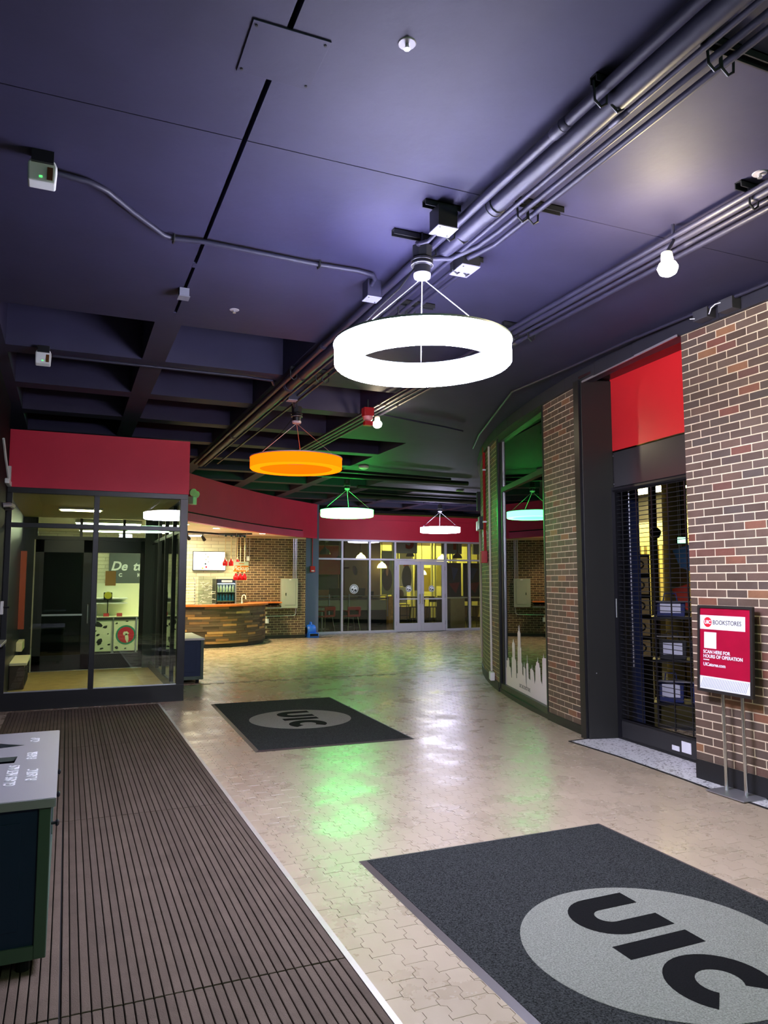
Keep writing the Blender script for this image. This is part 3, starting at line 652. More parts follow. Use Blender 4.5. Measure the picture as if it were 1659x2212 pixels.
# clear sneeze guard with chalk drawing
sg = empty('sneeze_guard', (2.95, 17.2, 0.968), 0, 'clear acrylic guard with white chalk drawing standing on the curved counter', 'guard')
bx('panel', (2.74, 3.14, 17.19, 17.197, 0.97, 1.60), GLASS, sg); bx('foot', (2.76, 2.82, 17.12, 17.26, 0.968, 0.985), STEEL, sg); bx('foot', (3.06, 3.12, 17.12, 17.26, 0.968, 0.985), STEEL, sg)
random.seed(3)
for k in range(16):
    x = 2.79 + random.random() * 0.28; z = 1.02 + k * 0.03; pts = [(x + 0.03 * j - 0.02, 17.186, z + random.uniform(-0.02, 0.02)) for j in range(4)]
    MB().tube(pts, 0.004, 5).build('chalk_stroke', PAPERW, sg)
rk = empty('cookie_stand', (2.55, 17.3, 0.968), 0, 'tall clear cookie display stand with stacked trays at the left of the counter', 'display stand')
for x in (2.42, 2.66): MB().tube([(x, 17.15, 0.97), (x, 17.15, 1.50), (x + (0.03 if x < 2.5 else -0.03), 17.15, 1.58)], 0.012, 6).build('post', STEEL, rk)
for k in range(8): bx('tray', (2.42, 2.66, 17.02, 17.28, 1.0 + k * 0.065, 1.012 + k * 0.065), mat('clear_tray', (225, 225, 215), 0.2), rk)
# pendants over the counter
tk = empty('pendant_track', (3.4, 17.7, 2.6), 0, 'black lighting track on the cream soffit carrying the red pendants', 'track')
MB().seg((2.5, 17.35), (4.05, 18.35), 0.035, 2.60, 2.645).build('rail', BLACK, tk); MB().seg((3.3, 17.86), (4.05, 17.6), 0.03, 2.61, 2.645).build('rail', BLACK, tk)
REDG = mat('red_glass', (196, 20, 36), 0.2, spec=0.6)
CORD = mat('rope_cord', (225, 205, 165), 0.8)
def pendant(x, y, zt, zb, lab, grp):
    p = empty('red_pendant', (x, y, zb), 0, lab, 'pendant', grp)
    MB().tube([(x, y, zt), (x, y, zb + 0.17)], 0.009, 6).build('cord', CORD, p); MB().lathe([(0.03, -0.04), (0.03, 0.0)], (x, y, zt), 10).build('canopy', BLACK, p)
    MB().lathe([(0.052, 0), (0.062, 0.03), (0.06, 0.09), (0.03, 0.14), (0.018, 0.17)], (x, y, zb), 14).build('shade', REDG, p, smooth=True); MB().lathe([(0.02, 0), (0.02, 0.035), (0.008, 0.05)], (x, y, zb + 0.16), 10).build('cap', CORD, p)
for x, y, lab in ((3.455, 17.8, 'red pendant in front of the menu screen, leftmost of the upper three'), (3.6, 17.82, 'red pendant between the other two of the upper three'), (3.755, 17.84, 'red pendant next to the Pickup sign, rightmost of the upper three')):
    pendant(x, y, 2.60, 1.86, lab, 'upper red pendants')
for i, (x, lab) in enumerate(((3.745, 'low red pendant below the Pickup sign, left of its cluster'), (3.86, 'low red pendant below the Pickup sign, middle of its cluster'), (3.975, 'low red pendant below the Pickup sign, right of its cluster'))):
    pendant(x, 17.95 + 0.05 * i, 2.60, 1.52, lab, 'lower red pendants')
pk = empty('pickup_sign', (3.8, 17.6, 1.72), 0, 'hanging orange Pickup sign with white top strip', 'sign')
ORG = mat('sign_orange', (240, 130, 30), 0.5)
bx('board', (3.615, 3.975, 17.60, 17.615, 1.72, 1.955), ORG, pk); bx('top_strip', (3.615, 3.975, 17.594, 17.60, 1.865, 1.955), PAPERW, pk)
text('lettering', 'Pickup', 0.145, frame((3.795, 17.598, 1.80), (1, 0, 0), (0, 0, 1)), PAPERW, pk, bold=0.004)
bx('small_print', (3.74, 3.87, 17.592, 17.594, 1.90, 1.92), ORG, pk)
text('lettering', 'Pickup', 0.145, frame((3.795, 17.617, 1.80), (-1, 0, 0), (0, 0, 1)), PAPERW, pk, bold=0.004)
for x in (3.68, 3.92): MB().tube([(x, 17.607, 1.955), (x, 17.607, 2.665)], 0.003, 5).build('hanging_wire', STEEL, pk)
# recessed downlights and fluorescents of the shop
DL = emit_mat('downlight_lens', (255, 236, 190), 22.0)
for i, (x, y, lab) in enumerate(((2.99, 16.48, 'round recessed downlight in the cream soffit nearest the vestibule'), (4.38, 17.92, 'round recessed downlight in the cream soffit near the brick wall'), (2.2, 15.6, 'round recessed downlight in the cream soffit hidden behind the vestibule corner'))):
    d = empty('downlight', (x, y, 2.65), 0, lab, 'downlight', 'soffit downlights')
    MB().lathe([(0.075, 0), (0.095, 0), (0.095, 0.012), (0.075, 0.012)], (x, y, 2.655), 20, closed=True).build('trim_ring', WHITE, d); MB().lathe([(0, 0), (0.075, 0), (0.075, 0.006)], (x, y, 2.658), 20).build('lens', DL, d)
    l = lamp('downlight_bulb', 'SPOT', (x, y, 2.64), SHOP_W * 0.5, (255, 226, 170), 0.08, aim=(x, y, 0), angle=2.4); l.parent = d; l.matrix_basis = WM[d].inverted() @ Matrix.Translation((x, y, 2.64))
def tube_light(x0, x1, y, z, lab, w):
    t = empty('fluorescent_fixture', ((x0 + x1) / 2, y, z), 0, lab, 'ceiling light', 'shop fluorescent fixtures')
    bx('housing', (x0, x1, y - 0.12, y + 0.12, z, z + 0.05), WHITE, t); bx('diffuser', (x0 + 0.02, x1 - 0.02, y - 0.1, y + 0.1, z - 0.02, z), emit_mat('tube_glow', (255, 246, 205), w), t)
tube_light(0.1, 1.3, 15.2, 2.60, 'fluorescent fixture just inside the cookie shop door', 26.0); tube_light(0.2, 1.5, 17.5, 2.60, 'fluorescent fixture above the cow patterned freezers', 26.0); tube_light(2.0, 3.0, 18.3, 2.60, 'fluorescent fixture above the curved counter', 26.0)
for x, y, lab in ((2.55, 17.7, 'small black track spot in front of the white shop wall, left one'), (2.95, 18.0, 'small black track spot in front of the white shop wall, right one')):
    t = empty('track_spot', (x, y, 2.5), 0, lab, 'spotlight', 'track spots')
    MB().tube([(x, y, 2.66), (x, y, 2.56)], 0.012, 6).build('stem', BLACK, t); MB().tube([(x - 0.02, y - 0.02, 2.57), (x + 0.05, y + 0.06, 2.48)], [0.03, 0.045], 10).build('head', BLACK, t)
# chalkboard and freezers seen through the vestibule
cbd = empty('chalkboard', (1.35, 19.05, 1.4), 0, 'dark chalkboard with white script lettering on the white shop wall', 'board')
bx('panel', (0.915, 1.78, 19.05, 19.095, 1.42, 2.24), mat('chalk_grey', (92, 98, 102), 0.7), cbd)
text('lettering', 'De', 0.30, frame((1.14, 19.045, 1.85), (1, 0, 0), (0, 0, 1)), PAPERW, cbd, bold=0.008, shear=0.25); text('lettering', 'tta', 0.30, frame((1.62, 19.045, 1.85), (1, 0, 0), (0, 0, 1)), PAPERW, cbd, bold=0.008, shear=0.25)
text('lettering', 'C', 0.11, frame((1.18, 19.045, 1.64), (1, 0, 0), (0, 0, 1)), PAPERW, cbd, bold=0.006); text('lettering', 'KI', 0.11, frame((1.62, 19.045, 1.64), (1, 0, 0), (0, 0, 1)), PAPERW, cbd, bold=0.006)
COW = mat('cow_white', (236, 236, 214), 0.45); SPOTM = mat('cow_black', (34, 34, 34), 0.5)
def blob(cx, cz, rx, rz, rot, seed):
    rr = random.Random(seed); out = []
    for i in range(14):
        a = 2 * PI * i / 14; k = rr.uniform(0.7, 1.15); x, z = rx * k * math.cos(a), rz * k * math.sin(a)
        out.append((cx + x * math.cos(rot) - z * math.sin(rot), cz + x * math.sin(rot) + z * math.cos(rot)))
    return out
for i, (x0, x1, lab) in enumerate(((0.50, 0.90, 'cow patterned freezer cabinet nearest the dark door leaf'), (0.93, 1.36, 'cow patterned freezer cabinet with a red and green round emblem'), (1.39, 1.85, 'cow patterned freezer cabinet behind the vestibule corner glass'))):
    fz = empty('freezer_cabinet', ((x0 + x1) / 2, 16.8, 0), 0, lab, 'freezer', 'cow patterned freezers')
    bx('body', (x0, x1, 16.52, 17.2, 0.05, 0.70), COW, fz, 0.006); bx('kick', (x0 + 0.02, x1 - 0.02, 16.55, 17.15, 0, 0.05), BLACKM, fz); bx('top_rail', (x0, x1, 16.50, 17.2, 0.70, 0.74), mat('rail_dark', (60, 60, 60), 0.4, metal=0.5), fz)
    bx('corner_post', (x1, x1 + 0.03, 16.50, 16.55, 0.02, 0.74), STEEL, fz)
    MX = frame((x0, 16.519, 0.05), (1, 0, 0), (0, 0, 1)); w = x1 - x0
    spotl = [(.3 * w, .56, .09, .055, -0.5), (.65 * w, .50, .05, .03, .3), (.18 * w, .42, .025, .016, .5), (.3 * w, .34, .045, .022, .5), (.8 * w, .36, .02, .014, .5), (.4 * w, .20, .075, .05, .9), (.85 * w, .14, .03, .02, .2), (.5 * w, .06, .045, .02, .3)]
    if i == 1: spotl = [(.12 * w, .57, .03, .018, .5), (.6 * w, .61, .03, .012, 0), (.15 * w, .07, .04, .03, -0.6), (.55 * w, .05, .025, .014, .3)]
    for k, (cx, cz, rx, rz, ro) in enumerate(spotl): MB().prism(blob(cx, cz, rx, rz, ro, i * 50 + k), 0, 0.0012, MX).build('cow_spot', SPOTM, fz)
    if i == 1:
        for r, c, h in ((.20, (40, 140, 120), .0015), (.165, (206, 40, 70), .0025)):
            MB().prism([(.24 + r * math.cos(a * PI / 16), .33 + r * math.sin(a * PI / 16)) for a in range(32)], 0, h, MX).build('emblem', mat('emblem_%d' % c[0], c, 0.5), fz)
        MB().prism(blob(.24, .36, .06, .045, .4, 91), 0, 0.0035, MX).build('emblem', COW, fz); MB().prism(blob(.26, .27, .035, .09, .1, 92), 0, 0.0035, MX).build('emblem', COW, fz)
dc2 = empty('display_case', (1.1, 17.0, 0.74), 0, 'white display case with two bright shelf edges on the freezers', 'display case')
bx('back', (0.5, 1.85, 17.1, 17.15, 0.745, 1.45), COW, dc2); bx('floor', (0.5, 1.85, 16.6, 17.1, 0.745, 0.76), COW, dc2)
for z in (1.02, 1.12): bx('shelf', (0.55, 1.2, 16.7, 17.1, z, z + 0.025), PAPERW, dc2)
for k, (x, c) in enumerate(((0.72, (200, 60, 70)), (0.98, (200, 70, 80)), (1.5, (210, 50, 50)))):
    tag(bx('price_card', (x, x + 0.11, 16.62, 16.63, 0.761, 0.83), mat('card_%d' % k, c, 0.6)), ['red edged price card in the display case, left one', 'red edged price card in the display case, middle one', 'red price card in the display case behind the corner glass'][k], 'card', 'price cards')
yl = empty('round_label', (0.80, 16.66, 0.9), 0, 'black stand with a round yellow green label in the display case', 'sign'); bx('stand', (0.79, 0.81, 16.67, 16.69, 0.761, 1.10), BLACKM, yl); bx('card', (0.715, 0.885, 16.67, 16.69, 1.10, 1.26), BLACKM, yl)
MB().lathe([(0, 0), (0.075, 0), (0.075, 0.006)], (0.80, 16.668, 1.20), 20, Matrix.Rotation(PI / 2, 3, 'X')).build('label_disc', mat('olive_yellow', (176, 170, 40), 0.5), yl)
# electrical cabinet and conduits on the far brick wall
el = empty('electrical_cabinet', (5.39, 19.0, 0.78), 0, 'grey electrical cabinet on the brown brick wall beside the counter', 'cabinet')
GREYP = mat('panel_grey', (146, 154, 146), 0.5)
bx('body', (5.165, 5.615, 18.98, 19.10, 0.79, 1.56), GREYP, el, 0.006); bx('door', (5.26, 5.55, 18.972, 18.98, 0.87, 1.50), GREYP, el, 0.003); bx('latch', (5.275, 5.295, 18.962, 18.972, 1.12, 1.19), BLACK, el); bx('nameplate', (5.37, 5.43, 18.973, 18.979, 1.525, 1.54), PAPERW, el)
for x, xt in ((5.50, 5.50), (5.545, 5.545), (5.585, 5.585)):
    tag(MB().tube([(x, 19.05, 1.561), (x, 19.05, 2.30), (x, 19.05, 2.62)], 0.012, 8).build('wall_conduit', STEEL, smooth=True), {5.50: 'steel conduit above the grey cabinet, left of three', 5.545: 'steel conduit above the grey cabinet, middle of three', 5.585: 'steel conduit above the grey cabinet, right of three'}[x], 'conduit', 'conduits above the electrical cabinet')
tag(MB().tube([(5.58, 19.06, 0.785), (5.58, 19.06, 0.66), (5.56, 19.06, 0.61), (5.50, 19.06, 0.59), (4.75, 19.06, 0.585)], 0.012, 8).build('wall_conduit', STEEL, smooth=True), 'steel conduit bending below the grey cabinet along the brick', 'conduit')
ob = empty('outlet_box', (4.81, 19.06, 0.42), 0, 'small white outlet box low on the far brick wall', 'outlet'); bx('box', (4.765, 4.86, 19.04, 19.095, 0.40, 0.52), WHITE, ob, 0.004); bx('cover', (4.775, 4.85, 19.035, 19.04, 0.41, 0.51), PAPERW, ob)
tl = empty('wall_sensor', (4.30, 19.05, 2.05), 0, 'small white box high on the far brick wall', 'sensor'); bx('box', (4.255, 4.325, 19.03, 19.095, 2.02, 2.14), WHITE, tl, 0.006); MB().tube([(4.33, 19.085, 2.14), (4.33, 19.085, 2.62)], 0.004, 5).build('wire', PAPERW, tl)
fs = empty('fire_strobe', (6.05, 19.38, 1.72), 0, 'small red fire strobe with red conduit on the blue column', 'fire alarm'); bx('box', (6.06, 6.20, 19.33, 19.40, 1.74, 1.90), REDF, fs, 0.006); MB().tube([(6.13, 19.38, 1.90), (6.13, 19.38, 2.66)], 0.012, 6).build('conduit', REDF, fs); bx('lens', (6.09, 6.17, 19.32, 19.33, 1.76, 1.79), PAPERW, fs)
# blue air mover
am = empty('air_mover', (6.04, 19.15, 0), 0, 'blue snail shaped air mover standing by the storefront corner', 'blower')
BLUE = mat('blower_blue', (30, 100, 220), 0.4, spec=0.5)
MB().lathe([(0.05, -0.12), (0.13, -0.11), (0.155, -0.07), (0.155, 0.07), (0.13, 0.11), (0.05, 0.12)], (6.03, 19.15, 0.19), 24, Matrix.Rotation(PI / 2, 3, 'Y')).build('housing', BLUE, am, smooth=True)
MB().lathe([(0.0, 0.0), (0.09, 0.0), (0.09, 0.01)], (5.908, 19.15, 0.19), 20, Matrix.Rotation(-PI / 2, 3, 'Y')).build('intake_grille', BLACK, am)
bx('outlet_duct', (5.93, 6.19, 18.95, 19.15, 0.03, 0.13), BLUE, am, 0.01); bx('outlet_mouth', (5.95, 6.17, 18.946, 18.95, 0.05, 0.11), BLACKM, am); bx('foot', (5.92, 6.20, 18.97, 19.28, 0, 0.035), BLUE, am, 0.005)
MB().tube([(6.03, 19.08, 0.33), (6.03, 19.10, 0.40), (6.03, 19.20, 0.40), (6.03, 19.23, 0.33)], 0.018, 8).build('carry_handle', BLUE, am, smooth=True)
tag(MB().tube([(6.15, 19.2, 0.01), (6.3, 19.0, 0.008), (6.55, 19.05, 0.008), (6.7, 19.3, 0.008)], 0.006, 6).build('power_cord', BLACKM), 'thin black power cord lying beside the blue air mover', 'cord')
# emergency light on the soffit beside the vestibule
em = empty('emergency_light', (2.19, 14.66, 2.98), 0, 'twin head emergency light with a white box on the red soffit beside the vestibule', 'emergency light')
MB().obox((2.195, 14.68, 3.06), ((.55, .83, 0), (.83, -.55, 0), (0, 0, 1)), (.085, .05, .075)).build('case', mat('case_mint', (190, 220, 205), 0.4), em, bevel=.01)
for k, (du, dz) in enumerate(((-.05, .16), (.09, .13))):
    c = Vector((2.205 + .55 * du, 14.64 + .83 * du, 3.06 + dz)); Q = Vector((.35, -.8, -.35)).normalized().to_track_quat('Z', 'Y').to_matrix()
    MB().lathe([(0, -.06), (.05, -.045), (.072, .01), (.075, .025), (.06, .028), (0, .02)], c, 16, Q).build('lamp_head', mat('head_grey', (190, 200, 190), 0.25, metal=0.4), em, smooth=True)
MB().tube([(2.20, 14.66, 3.13), (2.20, 14.66, 3.2)], 0.018, 6).build('stem', WHITE, em)

# ================================================================== STOREFRONT (far end) AND RESTAURANT
SY = 20.1
struct(bx('wall_storefront_fascia', (6.30, 12.6, SY - 0.06, SY + 0.1, 2.70, 3.28), RED)); struct(bx('trim_4', (6.30, 12.6, SY - 0.02, SY + 0.1, 3.285, 3.44), RED))
st = struct(empty('window_4', (9.0, SY, 0)))
def sfb(name, d, m=FRAMEW): return bx(name, d, m, st, 0.003)
sfb('head', (6.33, 12.6, SY - 0.04, SY + 0.06, 2.645, 2.70)); sfb('sill', (6.33, 8.88, SY - 0.04, SY + 0.06, 0, 0.07)); sfb('sill', (10.62, 12.6, SY - 0.04, SY + 0.06, 0, 0.07))
sfb('transom', (6.33, 12.6, SY - 0.03, SY + 0.05, 2.105, 2.155))
mx = [6.36, 7.245, 8.10, 8.91, 10.60, 11.42, 12.3]
for x in mx: sfb('mullion', (x - 0.03, x + 0.03, SY - 0.04, SY + 0.06, 0.0705 if x not in (8.91, 10.60) else 0.0, 2.645))
for i in range(len(mx) - 1):
    bx('pane', (mx[i] + 0.03, mx[i + 1] - 0.03, SY, SY + 0.006, 2.155, 2.645), GLASS, st)
    if i != 3: bx('pane', (mx[i] + 0.03, mx[i + 1] - 0.03, SY, SY + 0.006, 0.07, 2.105), GLASS, st)
dd = struct(empty('door_2', (9.755, SY, 0)))
for x0, x1, hx in ((8.945, 9.742, 9.70), (9.758, 10.565, 9.80)):
    bx('stile', (x0, x0 + 0.10, SY - 0.02, SY + 0.03, 0.01, 2.10), FRAMEW, dd, 0.002); bx('stile', (x1 - 0.10, x1, SY - 0.02, SY + 0.03, 0.01, 2.10), FRAMEW, dd, 0.002)
    bx('bottom_rail', (x0 + 0.1, x1 - 0.1, SY - 0.02, SY + 0.03, 0.01, 0.255), FRAMEW, dd, 0.002); bx('top_rail', (x0 + 0.1, x1 - 0.1, SY - 0.02, SY + 0.03, 1.98, 2.10), FRAMEW, dd, 0.002)
    bx('push_rail', (x0 + 0.1, x1 - 0.1, SY - 0.02, SY + 0.04, 0.95, 0.985), FRAMEW, dd); bx('door_pane', (x0 + 0.1, x1 - 0.1, SY, SY + 0.006, 0.255, 1.98), GLASS, dd)
    MB().tube([(hx, SY - 0.02, 0.83), (hx, SY - 0.08, 0.84), (hx, SY - 0.08, 1.10), (hx, SY - 0.02, 1.11)], 0.016, 8).build('pull_handle', CHROME, dd, smooth=True)
    for z in (0.25, 1.05, 1.88): bx('hinge', (x0 - 0.012 if x0 < 9.5 else x1, x0 + 0.004 if x0 < 9.5 else x1 + 0.014, SY - 0.03, SY - 0.02, z - 0.06, z + 0.06), BLACK, dd)
sfb('center_stop', (9.743, 9.757, SY - 0.01, SY + 0.03, 0.01, 2.10))
def decal(x, z, r, op):
    d = empty('round_decal', (x, SY - 0.03, z - r), 0, op, 'decal', 'round white decals on the storefront glass')
    R_ = Matrix.Rotation(PI / 2, 3, 'X')
    def disc(nm, cx, cz, rr, dy, m, rx=1.0): MB().lathe([(0, 0), (rr, 0), (rr, 0.001)], (cx, SY - 0.004 - dy, cz), 20, R_).build(nm, m, d)
    MB().lathe([(r * 0.93, 0), (r, 0), (r, 0.001), (r * 0.93, 0.001)], (x, SY - 0.004, z), 28, R_, closed=True).build('outer_ring', PAPERW, d)
    MB().lathe([(r * 0.70, 0), (r * 0.93, 0), (r * 0.93, 0.001), (r * 0.70, 0.001)], (x, SY - 0.003, z), 28, R_, closed=True).build('dark_ring', mat('decal_grey', (130, 135, 135), 0.6), d)
    disc('disc', x, z, r * 0.70, 0, PAPERW)
    for dx, dz, rr in ((-.36, -.12, .22), (.30, -.30, .26), (.16, .38, .12), (-.1, -.48, .14)): disc('emblem_patch', x + dx * r, z + dz * r, rr * r, 0.0015, INK)
decal(7.62, 1.27, 0.135, 'white round emblem decal on the storefront pane left of the doors'); decal(9.36, 1.27, 0.10, 'faint round emblem decal on the left door glass'); decal(10.12, 1.27, 0.10, 'faint round emblem decal on the right door glass')
# restaurant room
struct(bx('wall_rest_left', (6.0, 6.3, SY, 27.4, 0, 3.6), mat('rest_dark', (46, 42, 40), 0.7)))
struct(bx('wall_rest_back', (6.3, 17.9, 27.2, 27.4, 0, 3.6), mat('rest_tan', (132, 112, 84), 0.7, var=0.1)))
struct(bx('wall_rest_right', (15.6, 15.8, SY, 27.2, 0, 3.6), MATS['rest_tan']))
struct(bx('floor_rest', (6.3, 15.6, SY + 0.05, 27.2, 0.0, 0.006), mat('rest_floor', (54, 52, 44), 0.15, spec=0.6, var=0.12)))
struct(bx('ceiling_rest', (6.3, 15.6, SY + 0.1, 27.2, 3.50, 3.58), BLACKM))
# storefront sections further right behind the curved wall
rp2 = tag(bx('red_wall_panel', (7.66, 8.62, 24.0, 24.1, 1.72, 2.7), mat('rust_red', (176, 50, 40), 0.6)), 'rust red menu panel at the back left of the restaurant', 'panel')
dkp = tag(bx('kitchen_backdrop', (7.4, 8.66, 24.4, 24.5, 0.006, 1.72), mat('kitchen_dark', (40, 40, 40), 0.5)), 'dark kitchen opening below the rust red panel', 'panel')
tag(bx('wood_panel_wall', (8.7, 10.15, 24.2, 24.3, 0.5, 3.3), mat('oak_panel', (126, 100, 66), 0.6, var=0.12, scale=5)), 'brown wood panelled wall behind the registers', 'wall panel')
tag(bx('dark_red_post', (8.62, 8.80, 24.1, 24.2, 0.5, 3.2), mat('post_maroon', (84, 32, 26), 0.5)), 'narrow dark red post beside the wood panelled wall', 'post')
sc = empty('service_counter', (8.6, 23.6, 0), 0, 'long restaurant service counter with pale panels and black top', 'counter')
bx('base', (7.3, 10.1, 23.5, 24.05, 0.006, 0.52), BLACKM, sc); bx('top', (7.25, 10.15, 23.4, 24.1, 0.88, 0.93), BLACK, sc)
for k in range(4): bx('front_panel', (7.32 + k * 0.70, 7.98 + k * 0.70, 23.46, 23.54, 0.52, 0.86), mat('pale_olive', (164, 160, 128), 0.5), sc)
for k in range(5): bx('rail_post', (7.29 + k * 0.70, 7.32 + k * 0.70, 23.40, 23.44, 0.3, 1.06), STEEL, sc)
MB().tube([(7.3, 23.42, 1.0), (10.1, 23.42, 1.0)], 0.015, 6).build('rail', STEEL, sc)
for x, lab in ((8.30, 'black register monitor left on the service counter'), (9.22, 'black register monitor in front of the wood panelled wall'), (9.62, 'small black card terminal beside the register monitor')):
    g = empty('register', (x, 23.75, 0.93), 0, lab, 'register', 'registers'); w = 0.18 if x < 9.5 else 0.10; hgt = 0.26 if x < 9.5 else 0.15
    bx('stand', (x - 0.05, x + 0.05, 23.7, 23.8, 0.931, 1.0), BLACK, g); MB().obox((x, 23.75, 1.0 + hgt / 2), ((1, 0, 0.0), (0, 1, 0.25), (0, -0.25, 1)), (w, 0.02, hgt / 2)).build('screen_case', BLACK, g)
tag(bx('kitchen_hood', (7.35, 8.3, 24.15, 24.39, 0.006, 1.2), mat('copper', (170, 100, 70), 0.4)), 'copper coloured food warmer on the back line of the kitchen', 'warmer')
def red_chair(x, y, rz, lab):
    c = empty('red_chair', (x, y, 0.006), rz, lab, 'chair', 'red chairs in the restaurant')
    RC = mat('red_plastic', (178, 26, 38), 0.35, spec=0.5)
    mb = MB().box(-0.21, 0.21, -0.20, 0.22, 0.41, 0.44); mb.build('seat', RC, c, local=True, bevel=0.012)
    b = MB().box(-0.22, 0.22, -0.235, -0.20, 0.62, 0.72).box(-0.22, -0.15, -0.225, -0.195, 0.43, 0.63).box(0.15, 0.22, -0.225, -0.195, 0.43, 0.63).box(-0.16, 0.16, -0.22, -0.195, 0.43, 0.48)
    b.build('backrest', RC, c, local=True, bevel=0.01)
    for sx in (-1, 1):
        for sy in (-1, 1): MB().tube([(sx * 0.15, sy * 0.15, 0.41), (sx * 0.21, sy * 0.21, 0.0)], 0.012, 6).build('leg', CHROME, c, local=True)
        MB().box(sx * 0.235 - 0.02, sx * 0.235 + 0.02, -0.2, 0.12, 0.58, 0.61).build('armrest', RC, c, local=True)
red_chair(8.0, 21.35, 0.1, 'red plastic chair with open back right behind the second pane'); red_chair(7.20, 21.45, 0.45, 'red plastic chair turned sideways behind the first pane'); red_chair(6.78, 22.1, -0.5, 'red plastic chair furthest left at the round table')
rt = empty('round_table', (7.35, 22.2, 0.006), 0, 'round table with dark red top between the red chairs', 'table')
MB().lathe([(0, 0.68), (0.40, 0.68), (0.40, 0.715), (0, 0.715)], (7.35, 22.2, 0), 28).build('top', mat('table_red', (110, 24, 28), 0.4), rt); MB().tube([(7.35, 22.2, 0.02), (7.35, 22.2, 0.68)], 0.035, 10).build('pedestal', STEEL, rt); MB().lathe([(0.0, 0.006), (0.25, 0.006), (0.05, 0.03)], (7.35, 22.2, 0), 20).build('base', STEEL, rt)
# lit glazed partition with posters
gp = empty('glazed_partition', (11.5, 25.0, 0.006), 0, 'tall yellow lit partition of glass and pale mullions behind the doors', 'partition')
YM = mat('yellow_mullion', (222, 214, 150), 0.5)
for x in (10.28, 10.42, 10.95, 11.15, 11.72, 11.86, 12.55, 12.68, 13.3, 13.42, 14.2, 14.9): bx('mullion', (x, x + 0.055, 24.9, 25.0, 0.006, 2.95), YM, gp)
bx('head', (10.28, 15.0, 24.9, 25.0, 2.95, 3.05), BLACK, gp); bx('sill', (10.28, 15.0, 24.9, 25.0, 0.006, 0.12), BLACK, gp)
bx('back_panel', (10.30, 15.5, 26.6, 26.65, 0.5, 2.9), mat('olive_lit', (196, 186, 110), 0.7, var=0.2, scale=2), gp)
def poster(name, x0, x1, y, z0, z1, c, lab, extra=()):
    p = empty(name, ((x0 + x1) / 2, y, z0), 0, lab, 'poster'); bx('sheet', (x0, x1, y, y + 0.012, z0, z1), mat('sheet_%d_%d_%d' % c, c, 0.6), p)
    for k, (cx, cz, rx, rz, cc) in enumerate(extra): MB().prism([(x0 + (x1 - x0) * cx + rx * math.cos(a * PI / 8), z0 + (z1 - z0) * cz + rz * math.sin(a * PI / 8)) for a in range(16)], 0, 0.002 + 0.001 * k, frame((0, y - 0.0005, 0), (1, 0, 0), (0, 0, 1))).build('print', mat('pr_%d_%d_%d' % cc, cc, 0.6), p)
poster('photo_poster', 10.50, 10.94, 24.88, 1.0, 2.6, (112, 128, 80), 'tall green photo poster of a person in black left of the doors', ((.5, .72, .10, .17, (96, 60, 44)), (.5, .35, .2, .42, (34, 34, 38)), (.5, .55, .05, .2, (190, 140, 110))))
poster('photo_poster', 11.22, 11.70, 24.88, 1.3, 2.6, (206, 196, 180), 'tall pale photo poster of a person in a dark jacket by the door', ((.55, .62, .11, .15, (190, 90, 60)), (.6, .25, .2, .45, (40, 42, 56))))
poster('menu_poster', 11.0, 11.5, 24.86, 0.70, 1.28, (216, 206, 180), 'white poster with a brown oval portrait', ((.5, .5, .13, .2, (96, 70, 54)), (.2, .9, .12, .08, (196, 50, 40))))
tag(bx('snack_stack', (10.62, 10.90, 24.5, 24.8, 0.006, 0.95), mat('snack_mix', (206, 150, 70), 0.6, var=0.4, scale=9)), 'stack of colourful snack boxes behind the third pane', 'boxes')
tag(bx('yellow_board', (12.3, 12.75, 25.4, 25.45, 1.1, 2.0), mat('board_yellow', (232, 204, 50), 0.6)), 'bright yellow board seen through the left door glass', 'board')
tag(bx('yellow_screen', (13.1, 14.0, 25.6, 25.65, 1.3, 2.4), mat('pale_yellow', (226, 214, 120), 0.6, var=0.1)), 'pale yellow lit wall panel seen through the right door glass', 'panel')
tag(MB().prism([(-.16, 0), (.16, 0), (.12, .9), (.06, 1.0), (-.06, 1.0), (-.12, .9)], 0, 0.1, frame((11.98, 24.895, 1.15), (1, 0, 0), (0, 0, 1))).build('hanging_jacket', mat('jacket_dark', (48, 44, 58), 0.8)), 'dark jacket hanging behind the left door glass', 'jacket')
# high tables with black stools
def bar_table(x, y, lab):
    t = empty('bar_table', (x, y, 0.006), 0, lab, 'table', 'bar tables'); bx('top', (x - 0.5, x + 0.5, y - 0.3, y + 0.3, 0.94, 0.98), BLACK, t, 0.004); bx('pedestal', (x - 0.05, x + 0.05, y - 0.05, y + 0.05, 0.02, 0.94), BLACK, t); bx('base', (x - 0.25, x + 0.25, y - 0.25, y + 0.25, 0.006, 0.02), BLACK, t)
def stool(x, y, rz, lab):
    t = empty('bar_stool', (x, y, 0.006), rz, lab, 'stool', 'black bar stools'); MB().box(-.19, .19, -.19, .19, .62, .65).build('seat', mat('stool_wood', (66, 56, 40), 0.5), t, local=True)
    for sx in (-1, 1):
        MB().tube([(sx * .15, .15, .62), (sx * .19, .19, 0)], .014, 6).build('leg', BLACK, t, local=True); MB().tube([(sx * .17, -.17, .95), (sx * .17, -.16, .6), (sx * .19, -.19, 0)], .014, 6).build('leg', BLACK, t, local=True)
    MB().box(-.18, .18, -.185, -.165, .80, .95).build('backrest', MATS['stool_wood'], t, local=True); MB().box(-.17, .17, -.185, -.17, .25, .27).box(-.17, .17, .17, .185, .25, .27).build('foot_rail', BLACK, t, local=True)
bar_table(11.0, 22.9, 'black bar table seen through the left door glass'); bar_table(12.5, 23.1, 'black bar table seen through the right door glass')
